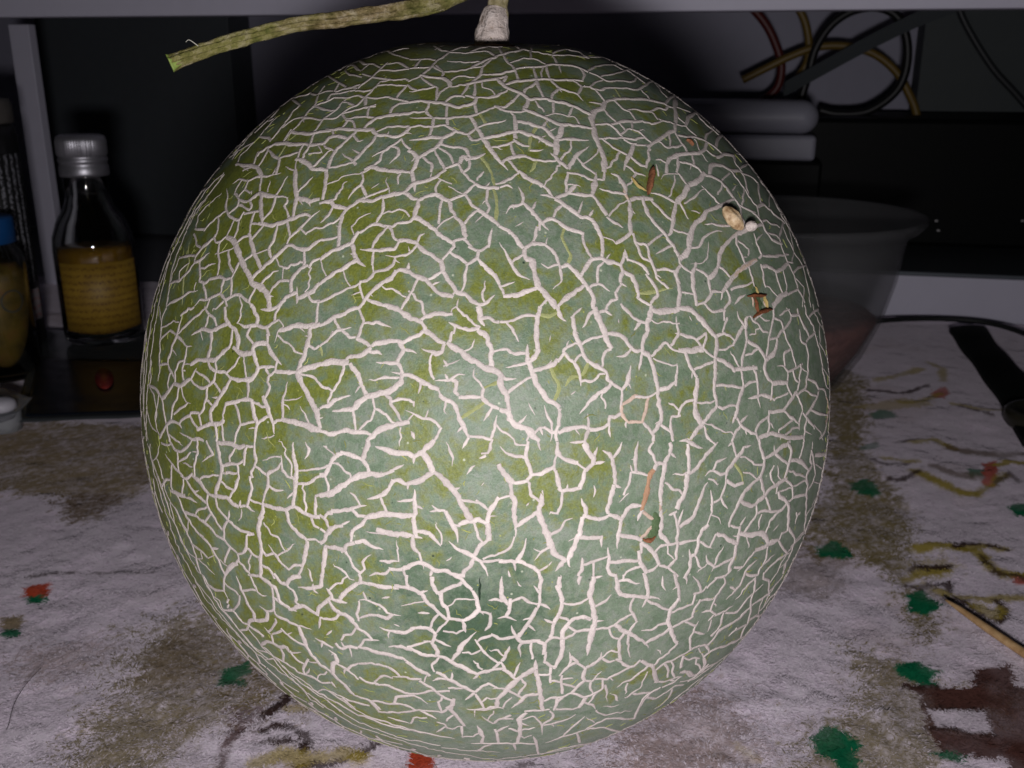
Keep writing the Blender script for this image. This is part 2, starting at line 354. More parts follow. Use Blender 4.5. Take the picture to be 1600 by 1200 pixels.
NET = """
@ 220 270
3: 105 45 115 47 122 46 134 41 148 37 152 39
2: 160 34 152 40 140 52 133 58 130 64
3: 100 94 110 84 120 75 130 65 136 65
3: 136 65 142 68 148 68 160 60
2: 145 69 146 80 145 84
2: 131 45 133 54 133 57
2: 122 48 119 60 114 68 116 75
4: 77 57 84 63 89 76 95 88 100 98 108 103 114 111 115 120
3: 50 73 57 65 65 58 67 55
2: 67 55 69 48 70 41 ; 65 58 67 62 71 61 77 57 ; 70 61 69 70 70 80 69 93
1: 70 72 78 69 82 67
2: 79 69 79 80 81 88 ; 62 94 72 93 76 95 81 94 ; 50 98 58 98 62 95 ; 57 98 58 112 ; 72 96 71 108 ; 81 94 81 100 80 109 ; 88 80 84 88 82 93 ; 98 73 91 80 88 80
3: 97 56 100 68 103 76 106 84
2: 100 60 104 54 110 47
3: 108 20 107 32 109 44 ; 137 0 138 12 139 22 137 33 135 40 ; 98 25 104 19 108 18 115 21 124 21 132 22 ; 143 21 151 25 160 27
2: 154 3 147 11 141 17 ; 131 3 126 12 121 19 119 27 116 34 112 42
2: 82 20 86 20 88 24 93 26 97 25 99 30 97 33 93 31 90 28
2: 77 14 77 22 76 32 79 38 84 41 88 42 92 37 ; 92 35 99 35 107 33 ; 88 24 85 31 80 35 ; 102 37 99 44 96 52 ; 97 54 90 58 87 63
2: 82 43 79 52 77 56 ; 87 43 86 52 83 59 ; 100 46 107 45 ; 109 6 104 15 ; 96 8 92 15 88 22 ; 90 5 86 13 84 18 ; 82 10 88 6 96 7 103 4 112 3 125 0
2: 57 50 66 41 75 34 ; 47 52 52 51 56 52
1: 49 50 51 40 56 33 62 27 72 18
2: 35 75 42 74 49 74 ; 49 74 48 80 52 79 58 73 62 71 ; 48 80 42 88 36 95 28 100 ; 52 80 53 90 53 97 ; 28 119 35 112 42 107 51 105
2: 48 119 53 113 60 113 66 110 71 108 75 113 80 111 85 109 90 110 96 115 98 118 ; 61 113 60 120 ; 75 113 75 120 ; 101 104 97 114 ; 114 109 119 101 125 96 133 95
3: 133 104 134 96 138 90 143 85 152 85
2: 150 82 155 78 160 77
1: 121 76 123 82 127 85 127 95
3: 123 119 130 111 136 106 ; 139 102 140 112 146 110 154 105 160 99
2: 140 112 139 117 ; 150 110 153 115 158 116
1: 106 72 113 69 ; 76 0 70 7 62 18 52 30 44 42 41 52 ; 70 0 60 14 50 28 43 42 36 55 28 72 22 86 ; 74 0 66 10 ; 41 52 36 64 33 72 29 84 26 98 22 118 ; 34 76 28 92 25 104 23 120 ; 22 86 17 102 13 118 ; 28 76 22 92 18 108 16 120 ; 62 18 58 24 48 38 42 50
y: 43 62 42 72 43 80 38 96 37 118
1: 40 80 35 88 32 93 ; 46 96 46 103
@ 500 270
3: 0 76 10 70 20 66 28 63 32 57 35 53
2: 35 53 40 51 45 47 51 46 58 48
3: 28 63 31 72 33 78 41 84 ; 33 78 27 81 20 86 12 90 0 98 ; 16 64 17 52 19 41 23 33 32 27 40 22
2: 40 22 48 19 57 15
3: 37 29 46 25 58 21 66 19 77 18 82 22 88 24 ; 88 24 86 32 84 39 ; 80 39 86 40 94 45 104 52 110 58 118 62 ; 88 24 96 21 104 19 110 23 115 25
2: 115 25 124 21 131 17 139 10 ; 106 5 103 13 104 19
3: 74 14 84 10 95 7 104 3 112 0 ; 81 0 84 8 85 17 ; 139 10 146 13 160 13
2: 127 0 134 6 139 10
3: 115 25 118 35 123 41 128 46 129 54 131 58
2: 128 45 135 38 142 33 ; 131 19 135 28 142 33
3: 142 34 150 39 160 47
2: 150 15 149 25 151 31 148 38
y: 155 16 158 26 159 42 ; 153 0 157 10
2: 131 57 122 60 119 62 119 66 113 74 107 80 ; 128 60 132 66
3: 70 60 77 60 86 63 92 69 102 75 108 80 110 88 116 98 122 106 130 109 137 115 143 120
2: 63 49 67 58 69 61 ; 57 48 64 48 70 45 81 43 83 40 ; 60 50 53 56 48 63 46 68
3: 36 68 46 69 55 69 67 68 72 63
2: 48 73 47 81
1: 29 57 28 48 26 46
2: 57 26 56 35 52 42 50 47 ; 25 24 30 16 37 10 39 6 38 0 ; 39 11 40 18
1: 8 11 16 6 22 3 38 0
3: 3 20 5 8 6 0 ; 0 24 10 25 12 29 22 29
2: 11 31 6 39 0 45 ; 0 60 12 57 ; 59 74 67 75 77 73 82 70 86 65 ; 87 61 89 57 94 54
1: 104 50 110 44 118 40
2: 67 77 65 82 60 86 54 88 48 89 46 92 42 96 34 97
1: 46 88 46 83
3: 69 87 64 94 55 98 48 104 42 110 36 117 ; 66 87 72 86 78 88 88 93 95 95 99 100 104 106 115 110 118 110
2: 97 95 108 89 ; 79 80 79 87 ; 88 96 82 106 77 113 73 120 ; 119 111 121 105
3: 44 114 52 117 60 119 68 120
2: 36 97 36 106 39 113 ; 34 99 26 103 19 106 12 110 0 114
1: 20 87 23 95 26 100 ; 1 79 3 86 4 91
3: 131 82 140 76 141 70 ; 142 78 150 86 156 92 160 99
2: 118 72 125 76 130 80 131 84 129 92 130 98 127 103 ; 136 66 141 70 152 66 ; 154 49 152 58 150 65 ; 143 118 150 115 156 109
1: 124 113 123 119 ; 60 4 59 7 62 15 ; 53 9 46 14 ; 108 6 114 12 ; 118 10 126 15 ; 138 45 145 40 ; 30 47 36 40 46 36
@ 780 270
3: 17 0 25 5 34 8 39 12
2: 39 12 44 16 49 20 ; 13 0 10 5 4 8 0 9 ; 0 13 8 11 12 14 ; 17 12 21 20 21 26 ; 36 20 43 20 50 23
3: 50 23 55 20 62 18 67 14
1: 62 10 69 11 73 13
2: 60 0 60 8 60 16 ; 62 1 70 1 78 4 84 6
4: 87 0 85 9 83 20
2: 88 6 93 6 94 0
3: 65 21 75 20 83 20 ; 83 21 89 28 94 35 96 39
2: 96 38 102 44 111 49
3: 50 23 58 28 66 34 73 39 80 40 86 46 90 54 92 62 92 74
2: 81 39 84 33 ; 56 30 51 34 49 40
3: 40 42 45 41 50 42 57 48 62 50 75 53 ; 21 27 28 33 34 40 39 46 44 51
2: 29 33 33 26 ; 21 28 15 29 10 30 6 37 ; 36 44 34 48 ; 36 52 32 57 29 63
3: 0 47 7 51 14 57 18 63 22 68 ; 22 67 30 63 41 64
2: 41 64 44 66 50 73 53 80 55 88 55 97 48 104
1: 43 57 42 64
4: 21 70 23 74 29 79 31 86 33 95 35 102 41 108 48 115 53 120
2: 11 79 20 73 ; 0 62 5 70 11 80 15 88 20 93 28 95
3: 5 112 16 109 25 106 33 103
2: 0 99 3 105 4 110 ; 3 101 14 97 ; 41 113 37 120
y: 57 51 56 57 61 68 64 74 61 81
2: 76 52 75 60 78 68 82 76
3: 74 92 78 82 83 77 90 76 98 79 108 83 ; 57 84 61 82 67 88 73 95 78 101 82 106 84 113 85 120 ; 75 101 66 108 58 113 53 117
2: 81 100 88 99 95 103 99 106
3: 110 73 109 82 110 88 108 98
2: 108 98 114 102 ; 108 102 104 107 105 113 108 117 ; 106 113 100 114 96 119 ; 112 68 114 77 ; 115 79 123 80 129 84 131 90
3: 113 87 119 92 122 100 124 107 123 115
2: 119 110 128 115 135 117 ; 134 91 138 100 142 110 142 115
y: 125 106 133 107 143 105 155 103
2: 139 110 136 118
3: 117 24 117 36 117 46 118 53 ; 117 54 110 60 104 65
1: 94 57 101 59 104 62
2: 120 55 123 65 128 76 135 80 ; 118 54 125 55 ; 126 60 132 65 134 74 138 85 141 94 145 98 151 99 ; 140 87 147 86 157 88
3: 127 24 132 35 139 45 147 54 154 63 160 72
2: 134 64 145 56 ; 140 72 152 66 ; 137 24 145 34 153 44
3: 116 24 122 22 130 23 136 24 ; 100 0 107 3 112 12 113 19
b: 109 7 112 12 113 19 116 24
2: 89 14 100 17 112 19 ; 135 18 145 20 153 24 158 27
3: 158 27 156 36 155 44 154 53 150 57
2: 155 50 160 53
3: 160 82 158 90 159 100
2: 122 1 131 3
1: 144 6 148 1 160 0 ; 14 48 22 44
@ 1060 270
2: 0 1 5 7 9 11
4: 9 11 17 7 24 2 ; 9 11 5 19 1 27
2: 21 11 28 19 36 28
3: 36 30 42 27 50 24
4: 35 31 26 34 21 41 16 44 12 51 10 60 9 69 4 77
2: 0 53 9 54 ; 11 68 18 66 23 58 29 54 34 52 39 52
3: 46 57 41 65 37 73 36 82 33 88 27 94 ; 51 56 58 52 63 50 72 47
2: 49 57 53 66 57 75 60 81
b: 70 77 62 82 55 87 50 92 46 97
3: 71 76 62 82 55 87 50 92 43 101 39 107
2: 37 85 43 89 47 95 ; 63 85 66 94 69 104 ; 73 77 74 74 71 66 67 54
3: 72 81 79 83 87 88 93 85 98 80
2: 74 84 76 93 78 101
1: 76 102 81 102 87 110
2: 87 89 90 98 92 107
1: 94 88 96 98 97 107
4: 85 118 90 112 97 109
2: 100 111 106 104
3: 22 0 32 4 39 9 45 16 50 23 55 29
2: 55 29 62 33 68 36 ; 51 26 55 31 57 40 59 47
3: 67 34 72 40 75 46 79 53 84 60 90 64
2: 45 0 53 6 60 15 65 24 70 31 74 38 ; 58 0 64 3 71 9 72 19 74 26
3: 72 30 76 28 82 34 89 40 94 44
2: 55 2 59 4 61 11 64 19 ; 68 0 74 9 80 15 84 22 88 30 92 38 95 43 100 52 106 60 110 66
1: 72 0 80 8 85 16 91 24 95 35 102 46 107 56 ; 78 0 84 10 92 20 97 35 ; 78 18 83 30
2: 94 44 91 53 90 57 ; 83 51 90 58 93 67 97 77 100 84 104 93 107 104 110 116
1: 93 48 97 58 100 70 ; 96 47 101 58 103 70 102 80
2: 98 79 103 80
1: 103 70 109 80 112 88 116 103 120 117
2: 104 89 107 85 112 83
1: 110 66 112 76 114 84 120 98 124 108 127 118 ; 108 92 112 103 113 118 ; 112 60 114 72 118 86 123 98 128 112 129 120
2: 0 74 2 82 9 88
1: 10 81 16 81 22 80 26 74 27 62
3: 16 82 13 90 13 100 15 110 16 118
2: 18 86 24 90 27 95 27 107 ; 16 119 24 115 28 110 30 106 37 107 ; 39 107 38 114 ; 2 106 8 107 12 109
3: 0 92 1 105 1 120
2: 46 105 46 114 43 119 ; 50 118 55 112 60 108
b: 66 110 67 120 ; 76 114 78 120
@ 220 480
3: 45 25 55 20 63 21 70 18 76 15 ; 78 0 76 11 80 17 85 20 87 30 87 37 ; 64 22 62 35 60 47 ; 44 51 52 47 60 47 66 47 72 41 78 37 83 36
2: 72 41 74 34 ; 80 21 80 33 78 38
4: 84 40 91 42 96 40
1: 92 44 93 52 94 63
2: 60 48 62 54 67 57 75 58 80 63 ; 68 48 68 56
3: 80 64 88 65 98 65 103 60 105 54 ; 105 54 102 47 100 38 102 34 108 32 113 33
2: 100 33 95 25 98 18
3: 86 14 93 17 102 16 104 10 101 2 99 0 ; 113 33 117 42 123 49 126 52
2: 113 33 115 24 ; 103 20 112 18 119 13 123 11 ; 112 20 114 26 ; 127 0 120 6 117 11
3: 107 2 115 2 122 0
1: 123 11 127 17 123 22 119 32
4: 125 22 133 18 140 16 150 17 160 16
2: 157 0 155 14
3: 152 19 149 32 145 44 140 55
2: 150 35 155 37 160 35
3: 139 58 130 58 121 57
4: 140 57 150 54 160 51 ; 140 58 145 70 151 82 157 95 159 106 ; 126 101 136 102 146 105 155 109 160 110
2: 156 94 160 90 ; 120 57 115 61 113 67 115 71 113 76 109 79 ; 115 70 119 69 ; 106 54 111 53 116 53 ; 111 54 113 60 ; 120 50 120 57 ; 131 66 129 76 127 83 127 100
1: 128 83 139 82 144 79
2: 126 100 121 101 118 104
3: 110 82 114 93 118 104 119 113
2: 101 81 104 86 108 89 111 88 ; 112 97 105 103 102 112 102 120 ; 97 67 96 80
3: 76 86 84 85 93 82 99 84 101 95 102 104
2: 75 82 76 88 73 96 74 100
3: 52 112 56 107 62 104 72 104 74 100 ; 80 65 74 74 68 84 62 93 63 102
2: 84 87 87 97 89 104 ; 89 105 98 102 ; 89 105 85 113 84 120 ; 72 105 75 117
3: 66 105 68 120
2: 67 58 65 66 59 71 57 73 ; 48 69 53 72 57 72 ; 59 72 59 80 56 90 52 96 ; 60 82 63 88 ; 66 67 70 76
3: 30 68 36 70 41 66 45 64
2: 50 54 47 60 45 64 48 69
3: 20 82 25 75 30 68
2: 34 71 33 80 28 90 28 100
1: 37 72 38 80 42 85 45 86
2: 52 96 53 107 ; 35 103 39 99 44 97 45 94 52 94 ; 44 97 47 104 50 109
3: 18 117 21 108 27 102 34 104 37 108
2: 34 112 41 115 46 118 52 117 58 119 ; 57 0 52 6 47 10 40 17 33 24 ; 58 0 61 6 66 11 68 18 ; 59 7 58 19
3: 37 8 34 17 32 25 28 35 25 45 24 50
2: 27 20 33 26 38 32 41 35 46 35 ; 41 36 39 47 37 56 36 65 ; 38 46 33 50 31 58 30 68 ; 24 50 20 51 ; 25 50 26 56 29 63 ; 26 58 24 66 24 74 ; 26 21 20 26 16 32 ; 18 18 17 30 17 44 17 56 15 66
1: 23 2 19 10 19 22 ; 18 0 18 14 ; 15 0 12 20 10 38 8 56 6 75 5 95 7 119 ; 12 0 9 18 6 36 5 56 3 78 3 100 5 119 ; 10 12 5 40 3 60 2 85 4 110 ; 10 46 9 60 8 70 12 80 14 92 13 104
2: 10 70 14 73 18 80 20 86 21 96 23 106 25 118
1: 15 76 15 88 13 98 14 108 17 117 ; 4 90 9 106 13 112 ; 30 38 32 43 ; 55 25 55 30 ; 41 52 44 51
@ 500 480
4: 60 0 70 2 76 6 82 10 89 14
3: 0 15 8 12 14 8 22 6 28 2 34 0
2: 14 11 17 18 20 21 25 26 32 28
3: 32 27 40 31 46 35
2: 7 24 15 21 20 20 28 18 ; 12 24 7 29 0 34 ; 36 0 37 8 39 14 37 18 35 26 ; 39 15 46 14 53 14 64 18
3: 46 36 50 32 58 31 66 30 74 31 82 27 89 24 93 21 ; 46 37 40 41 33 44 26 44 22 49 ; 42 39 50 40 56 42
4: 0 51 10 49 20 49 26 50
3: 26 50 31 56 35 64 38 71 40 79
4: 41 80 52 78 58 76 66 72 72 67 74 61 ; 41 80 35 85 29 91 20 92 11 93
2: 29 94 31 103 32 109
3: 0 91 8 87 15 82 27 79 ; 0 108 4 112 12 113 22 110 32 111 42 112 47 114
4: 43 119 50 112 58 107 68 105 77 103
2: 57 77 63 82 64 88 69 95 73 101 ; 65 84 74 82 83 84 ; 85 83 84 89
3: 70 33 74 38 70 46 69 49
2: 75 38 82 39 87 42
3: 50 49 60 50 69 50 72 55 74 59 ; 64 58 74 60 84 62 90 66 97 68 ; 92 67 100 71 106 74
2: 89 67 88 77 ; 106 74 107 78
3: 91 11 94 20 100 25 106 30 111 33 ; 88 10 95 8 104 6 117 6
1: 118 6 118 2 122 0
2: 119 17 118 22 ; 119 24 116 29 113 32
3: 115 13 122 17 132 20 141 20
4: 141 0 143 10 147 17 ; 142 19 148 25 151 33 153 40 152 50
3: 147 9 152 10 156 13 160 13
2: 153 40 160 38
4: 113 33 120 36 126 39 130 44 138 48 147 54 154 55 160 58
3: 112 33 109 40 102 41 95 39 91 37
2: 110 47 111 55 ; 111 60 113 65
1: 114 53 125 47
2: 102 66 112 65 117 64 123 60 130 60
3: 117 63 122 67 121 75 124 82 ; 124 79 133 80 143 81
2: 138 55 137 61 142 67 146 72
3: 146 72 145 80 148 84 154 88 160 91 ; 105 80 112 83 118 84 122 90 124 98 128 106 133 115
2: 127 107 123 111 ; 133 116 142 116 153 117 ; 158 96 156 108 154 118 ; 153 90 149 97 146 102
y: 145 86 138 91 129 98 ; 148 72 157 68
2: 77 92 84 95 92 99 99 100 107 106 110 108 ; 107 108 105 114 102 119
1: 84 96 80 102 ; 94 95 97 91
2: 81 110 84 118 ; 158 62 159 74
y: 1 36 2 44
@ 780 480
4: 37 0 34 8 33 18 33 28 35 38 33 43 29 48 ; 24 41 26 47 28 54 31 61 33 68 38 75 43 82 50 86 54 90
3: 54 90 54 98 53 106 ; 25 33 25 42
2: 6 54 16 52 24 50
3: 33 55 42 53 49 50 54 48
2: 52 46 57 42 58 38 67 32 74 33 82 28 93 25
3: 57 41 62 46 67 50 70 55 72 63 73 71
2: 68 49 71 44 74 42
y: 79 53 76 58 72 61 ; 47 55 49 62 53 67 53 75 51 82 ; 59 71 64 63 70 61
3: 50 0 53 4 56 10 60 12 ; 64 7 67 18 69 28 73 35 76 43 80 49
2: 65 8 70 4 74 0
y: 38 8 45 8 51 5
3: 80 49 88 53 95 57 97 64 102 69 ; 101 68 95 74 87 78 81 84 76 90 72 96
4: 83 0 88 7 91 15 94 22 96 30 100 37
2: 85 2 80 7 77 15 74 18 ; 89 5 95 3 96 0 ; 97 4 101 7
3: 97 23 106 24 112 28 117 35 122 39 126 39
2: 117 38 112 43 104 44 ; 102 36 96 39 93 44 93 53
3: 102 64 105 71 109 74 ; 110 74 114 68 116 61 118 52
2: 125 57 126 48 128 40 ; 110 75 109 85 109 93
4: 136 0 135 8 132 14 134 22
3: 134 20 130 27 128 33 128 40 133 42 136 50 139 60 141 70 142 80 144 92 145 101 142 106 138 113
2: 110 1 117 6 122 11 131 14 ; 126 16 120 21
4: 137 3 147 4 160 1
2: 158 8 159 18 160 24 154 34 ; 137 44 142 38 146 32 150 32 155 38 160 38
3: 142 74 150 72 158 70
2: 159 50 158 66
b: 109 87 115 84 121 80 127 80 ; 133 80 131 90 128 102 ; 109 88 109 95 112 100 115 103 ; 115 103 122 102 128 103
2: 121 80 132 80 140 77
3: 128 103 134 109 138 114
2: 112 102 113 108
3: 98 106 99 98 103 98 108 96
2: 98 106 99 116
3: 54 112 62 108 75 107 84 110 92 108 98 104 ; 79 95 80 106 79 120 ; 53 107 51 112 52 120 ; 40 107 46 111 53 112
2: 40 87 42 96 47 104 48 108 ; 30 112 36 108 42 106 ; 36 107 39 114
4: 0 57 2 62 1 70 6 78 8 86 10 93
2: 8 78 14 71 22 66 28 62 ; 2 61 7 64 15 63
3: 0 91 9 93
4: 7 97 13 104 20 107 27 111 34 117
2: 18 103 25 96 ; 28 112 26 120
1: 26 85 32 97
2: 0 13 8 13 16 10 24 7 32 7 ; 6 10 12 20 18 31 ; 0 38 6 37 12 41 20 39
1: 64 78 68 75
2: 146 107 153 112 ; 160 96 154 98 153 108 153 120
1: 45 31 46 25 ; 117 68 118 73 ; 106 10 107 15
3: 138 114 138 120
@ 1060 480
4: 0 2 10 2 17 8 23 14 28 21 33 26
3: 33 26 34 36 33 46 33 56 32 66 32 75 35 86
2: 35 88 39 91 45 88 52 88
3: 35 88 28 96 22 103 18 108 10 119
4: 0 39 10 39 22 37
2: 22 37 18 32 13 27 0 23 ; 22 36 25 27 25 23 ; 22 37 28 42 33 46 ; 18 27 26 22 ; 34 26 38 24 41 23 ; 41 12 40 22 46 26 49 30 ; 35 39 43 37 49 35
3: 49 34 53 25 58 20
2: 52 3 55 11 58 18 ; 25 0 30 4 37 3 41 1 ; 42 3 44 9
3: 33 47 40 48 46 52 50 56 ; 49 58 58 55 67 52
2: 16 55 25 51 33 48
3: 6 40 9 50 14 58 17 63
4: 17 63 16 74 15 84 15 94 19 103
2: 14 82 7 84 3 89 2 99
3: 60 20 60 11 64 8
2: 60 18 61 30 59 38 57 45 56 54
3: 62 30 69 34 75 40 78 47
2: 57 57 58 70
3: 58 71 55 80 53 88 51 99
2: 34 70 42 70 52 71 58 73 ; 58 72 64 67 70 65 ; 70 54 70 64 71 76 71 82 73 90 ; 62 82 70 79 79 77 ; 77 82 82 83
3: 78 48 77 55 79 61 83 65 ; 78 46 84 42 87 36 90 31
2: 84 0 85 8 83 18 81 27 80 36 78 44 ; 81 29 88 27 93 21 100 12 101 8 ; 86 9 91 12 94 20 97 29 100 36 103 45 105 53 ; 96 0 101 7 106 7 107 0
3: 106 2 109 10 114 20 116 27
2: 120 23 116 28 114 32 ; 108 20 109 29 112 34 ; 114 32 116 42 116 52 115 62 113 72 110 77 ; 101 32 100 37 95 41 95 50 94 54 ; 88 53 94 52 98 57 105 54 109 51 ; 111 47 109 56 108 65 106 75 ; 98 57 97 65 97 70 100 79
4: 85 67 97 67
2: 83 66 84 74 86 84 ; 101 57 104 64 107 67
3: 106 75 101 82 94 90 ; 81 92 88 93 94 92
2: 95 92 100 98 105 103 ; 106 77 109 85 111 92 ; 111 92 108 102 108 110 ; 112 95 118 103 121 105 ; 114 100 113 110 112 120 ; 81 93 81 103 81 115 ; 80 97 73 103 69 112 72 118 ; 53 98 56 105 62 110 69 113 ; 50 98 48 104 ; 48 93 51 100 ; 55 105 51 112 48 118 ; 57 102 62 97
3: 73 116 82 113 90 114 98 117 108 115
2: 111 0 114 6 118 12 122 22 125 33 127 45 129 58 130 70 ; 118 8 124 3 ; 117 64 122 67 125 73 124 79 120 88 116 94 ; 125 73 130 73 132 80
b: 132 80 134 88 133 98 131 105
2: 131 100 131 110 129 118 ; 121 93 126 95 131 96
1: 118 0 122 6 128 18 133 30 136 45 138 62 139 80 138 100 136 118 ; 124 0 130 12 133 24 136 38 ; 126 32 130 40 135 50 137 64 ; 128 52 133 60 137 68 ; 126 15 126 32 ; 129 62 133 72 138 74 ; 122 108 127 112 126 118 ; 117 110 120 114 ; 110 54 114 58 ; 118 50 120 55
2: 0 119 9 118 12 119
1: 10 8 12 12
@ 220 690
3: 68 0 70 12 72 22 71 34 67 42 67 49 ; 70 1 80 2 88 5 94 4
2: 74 21 80 20 86 20 92 21 ; 86 23 87 32 84 42 80 49 ; 93 0 93 8 92 17 ; 95 3 101 4 ; 102 0 101 8 103 18 102 23 ; 102 22 98 27 97 32 ; 102 22 108 26 113 29 ; 125 18 122 24 116 27 113 30 114 38 111 46 109 54
3: 109 54 109 62 110 70
2: 115 41 121 43 128 43 ; 125 12 126 22 130 30 136 35
3: 136 0 136 12 139 26 138 38 137 50 136 57 ; 136 58 130 61 122 60 115 58 111 56
2: 107 55 99 53 ; 100 31 99 42 97 50 96 57 ; 141 38 150 37 156 32 160 30 ; 147 0 150 7 147 16
3: 137 57 143 62 150 66 160 66
2: 155 46 156 56 156 62 ; 156 49 160 48 ; 152 67 155 75 160 78
3: 129 63 132 72 139 80 146 86 149 87
2: 149 88 155 87 160 90
3: 148 89 147 100 145 108 144 112
2: 144 110 137 110 132 114 ; 114 92 120 101 126 109 132 114 ; 144 112 143 120
3: 106 66 105 75 106 85 108 96 107 106 107 118
2: 109 97 112 101 116 101 ; 109 110 115 114 121 120
3: 67 49 77 50 82 55 87 59
2: 88 58 89 52 ; 88 57 95 58 102 63 ; 95 83 101 83
3: 48 31 54 37 60 46 67 50
2: 67 51 69 60 74 66 78 70 84 76 89 80 95 81 102 82 ; 78 69 79 61 ; 77 70 74 78 75 88 ; 95 83 94 94 91 99 88 100 ; 95 95 100 100 105 104 ; 75 88 80 94 86 100 ; 80 95 77 100 77 106 ; 86 100 87 105 86 113 ; 88 106 92 112 97 119
3: 75 119 80 112 86 108
2: 96 119 104 117 ; 43 62 50 67 57 72 62 77 68 84 75 91 ; 59 46 59 54 62 62 66 68 70 76 72 80 ; 62 65 59 69 ; 42 35 47 44 53 50 58 56 ; 36 30 40 33 44 29 ; 22 11 28 20 34 27 38 33 ; 51 0 51 10 48 20 46 32 ; 26 0 31 8 36 9 42 5 45 0 ; 33 10 34 26 ; 57 0 62 8 65 11 60 14 55 18 ; 37 33 38 46
3: 28 45 34 47 40 50
2: 40 49 45 51 50 55 ; 31 47 36 56 40 66 44 71 50 80 53 83 ; 27 20 27 34 27 44 ; 20 41 22 34 25 34 ; 56 86 62 93 67 102 72 112 75 119 ; 64 95 70 96 ; 47 90 53 97 60 104 ; 30 58 35 70 40 79 44 87 47 94 50 106 55 117
1: 42 71 42 80 ; 27 50 32 62 38 74 42 80 ; 22 50 26 64 32 76 36 88 42 98 48 104 ; 18 30 22 42 26 54 29 68 34 82 40 94 ; 6 2 10 20 16 40 22 62 28 80 34 96 42 110 46 119 ; 8 2 12 22 18 40 24 58 ; 14 24 20 44 26 62 ; 34 86 42 100 50 114 56 120 ; 52 105 60 113 66 119 ; 54 96 55 104 50 105 ; 17 2 14 14 12 17 ; 18 16 18 24 20 33 ; 70 102 77 111 ; 60 104 64 102
@ 500 690
4: 42 0 40 10 38 16
3: 21 10 30 13 38 15 ; 39 16 42 22 44 28 ; 18 9 12 14 8 22 4 30 0 31
1: 5 4 11 10
2: 3 0 4 8 ; 4 31 7 38 8 44
4: 0 48 10 46 18 41 20 39 28 34 36 30 44 29 54 30 58 32
2: 55 29 62 26 ; 66 26 75 20
3: 62 33 70 35 78 38
4: 79 38 88 35 95 31 102 27
2: 78 38 79 43
4: 102 27 97 18 92 10 ; 49 4 58 7 68 10 80 11 84 13 91 9 98 3 102 0
2: 83 13 84 20
4: 102 27 109 33 116 40 121 46 125 54 130 63 134 71
3: 125 75 133 71 142 70 149 73 151 64 156 56 160 51
2: 120 43 125 41
4: 150 74 151 83 150 88
3: 150 88 143 93 138 101 ; 115 89 122 96 130 99 137 103 143 107 148 115 150 120 ; 136 104 134 111 129 115 130 120
2: 127 49 131 53 139 52 ; 142 54 148 60 ; 113 0 116 8 119 14 118 22 ; 132 0 127 7 ; 152 0 150 10 148 13 ; 144 11 142 15 ; 139 21 134 25 131 29 ; 158 16 160 22
3: 64 36 61 43 55 48 49 50 42 51
2: 54 50 58 58 60 64 ; 26 45 32 49 35 56
3: 42 57 34 58 27 60 18 62 12 64 ; 10 62 7 63 ; 28 61 34 66 42 68
4: 40 68 48 66 56 65 66 65 76 66 83 65
2: 42 70 36 75 29 80 28 90
3: 85 43 84 52 85 60 84 70 87 82
2: 84 53 76 53 69 53 ; 86 57 92 60 ; 98 63 103 63
4: 53 82 64 82 76 83 86 85 92 86
3: 83 86 83 94 88 99
2: 89 100 92 108
3: 91 79 97 82 103 88 108 93
2: 100 57 105 61 112 62
3: 112 62 116 70 119 76 122 82 123 90
2: 119 74 124 74
3: 0 90 4 88 8 80 14 76 20 74
2: 21 75 27 71 ; 0 67 4 69 8 76 ; 0 77 5 82 ; 4 67 6 64
3: 5 93 14 95 22 97 24 92 31 90 ; 31 90 38 89 46 93 51 95 57 96
2: 22 97 26 103 30 112 35 118 ; 36 118 40 114 38 108 42 103 46 101
3: 53 107 62 107 70 107 ; 62 114 72 114 82 110 88 108 96 111 102 115 112 115 120 119 128 120
2: 62 114 58 118 50 118 44 120 ; 74 115 78 120 ; 100 116 100 120
3: 4 92 4 104 2 118
2: 147 105 152 107 160 107
1: 41 80 50 79 ; 112 107 118 103 ; 144 40 147 36
@ 780 690
3: 25 0 24 12 27 22 28 30 26 34
2: 36 0 37 8
4: 0 20 3 26 8 33 13 37
3: 13 37 20 36 25 34
2: 0 4 6 10 14 13 24 13
3: 10 37 11 46 14 54 13 64 13 74 ; 28 30 38 28 46 24 49 22
2: 49 10 49 20 50 27
3: 51 0 52 8 55 13 62 17 69 19
2: 69 17 74 25
3: 49 25 52 34 54 42 56 44 ; 56 44 64 43 72 43
2: 61 38 61 46
3: 72 42 75 34 77 26 ; 77 25 84 20 86 19
2: 86 19 94 18
4: 76 0 79 8 84 14 83 18
2: 84 13 88 4 ; 63 1 75 1 ; 55 45 56 54 53 62 52 66 ; 52 64 46 63 45 65 ; 23 32 27 38 28 47 33 52
4: 39 43 38 52 35 62
3: 35 62 29 67 24 69 19 74 15 76 14 85
4: 36 63 37 70 41 78 45 88 48 97 53 102 59 105
2: 47 83 55 78 59 71 66 68 ; 45 95 38 98 31 106
4: 74 66 73 75 71 84 67 95 62 103 63 112
3: 73 51 77 60 78 66 ; 60 106 55 110 50 116 ; 75 67 84 69 93 69 98 71 ; 72 86 82 86 93 84
2: 92 85 91 94
3: 92 8 98 11 101 16
2: 102 14 106 10 109 3 110 0
3: 101 15 103 26 103 38
2: 103 38 109 41
3: 103 39 99 50 97 60 97 67 ; 97 65 108 68 ; 126 57 116 58 111 66 109 71 107 80 105 96 ; 124 0 122 10 122 24
2: 117 26 117 21 ; 118 27 126 28 133 29 ; 118 27 116 36 115 46
1: 111 48 107 55
c: 138 26 134 33 132 44 130 54 128 62
3: 128 60 125 66 123 71
b: 128 63 136 68 140 72 135 77 130 83 127 88
3: 155 0 153 10 148 18 147 28 145 38 144 50 144 58
b: 145 57 145 63
3: 144 62 144 70 145 78 144 82 151 88
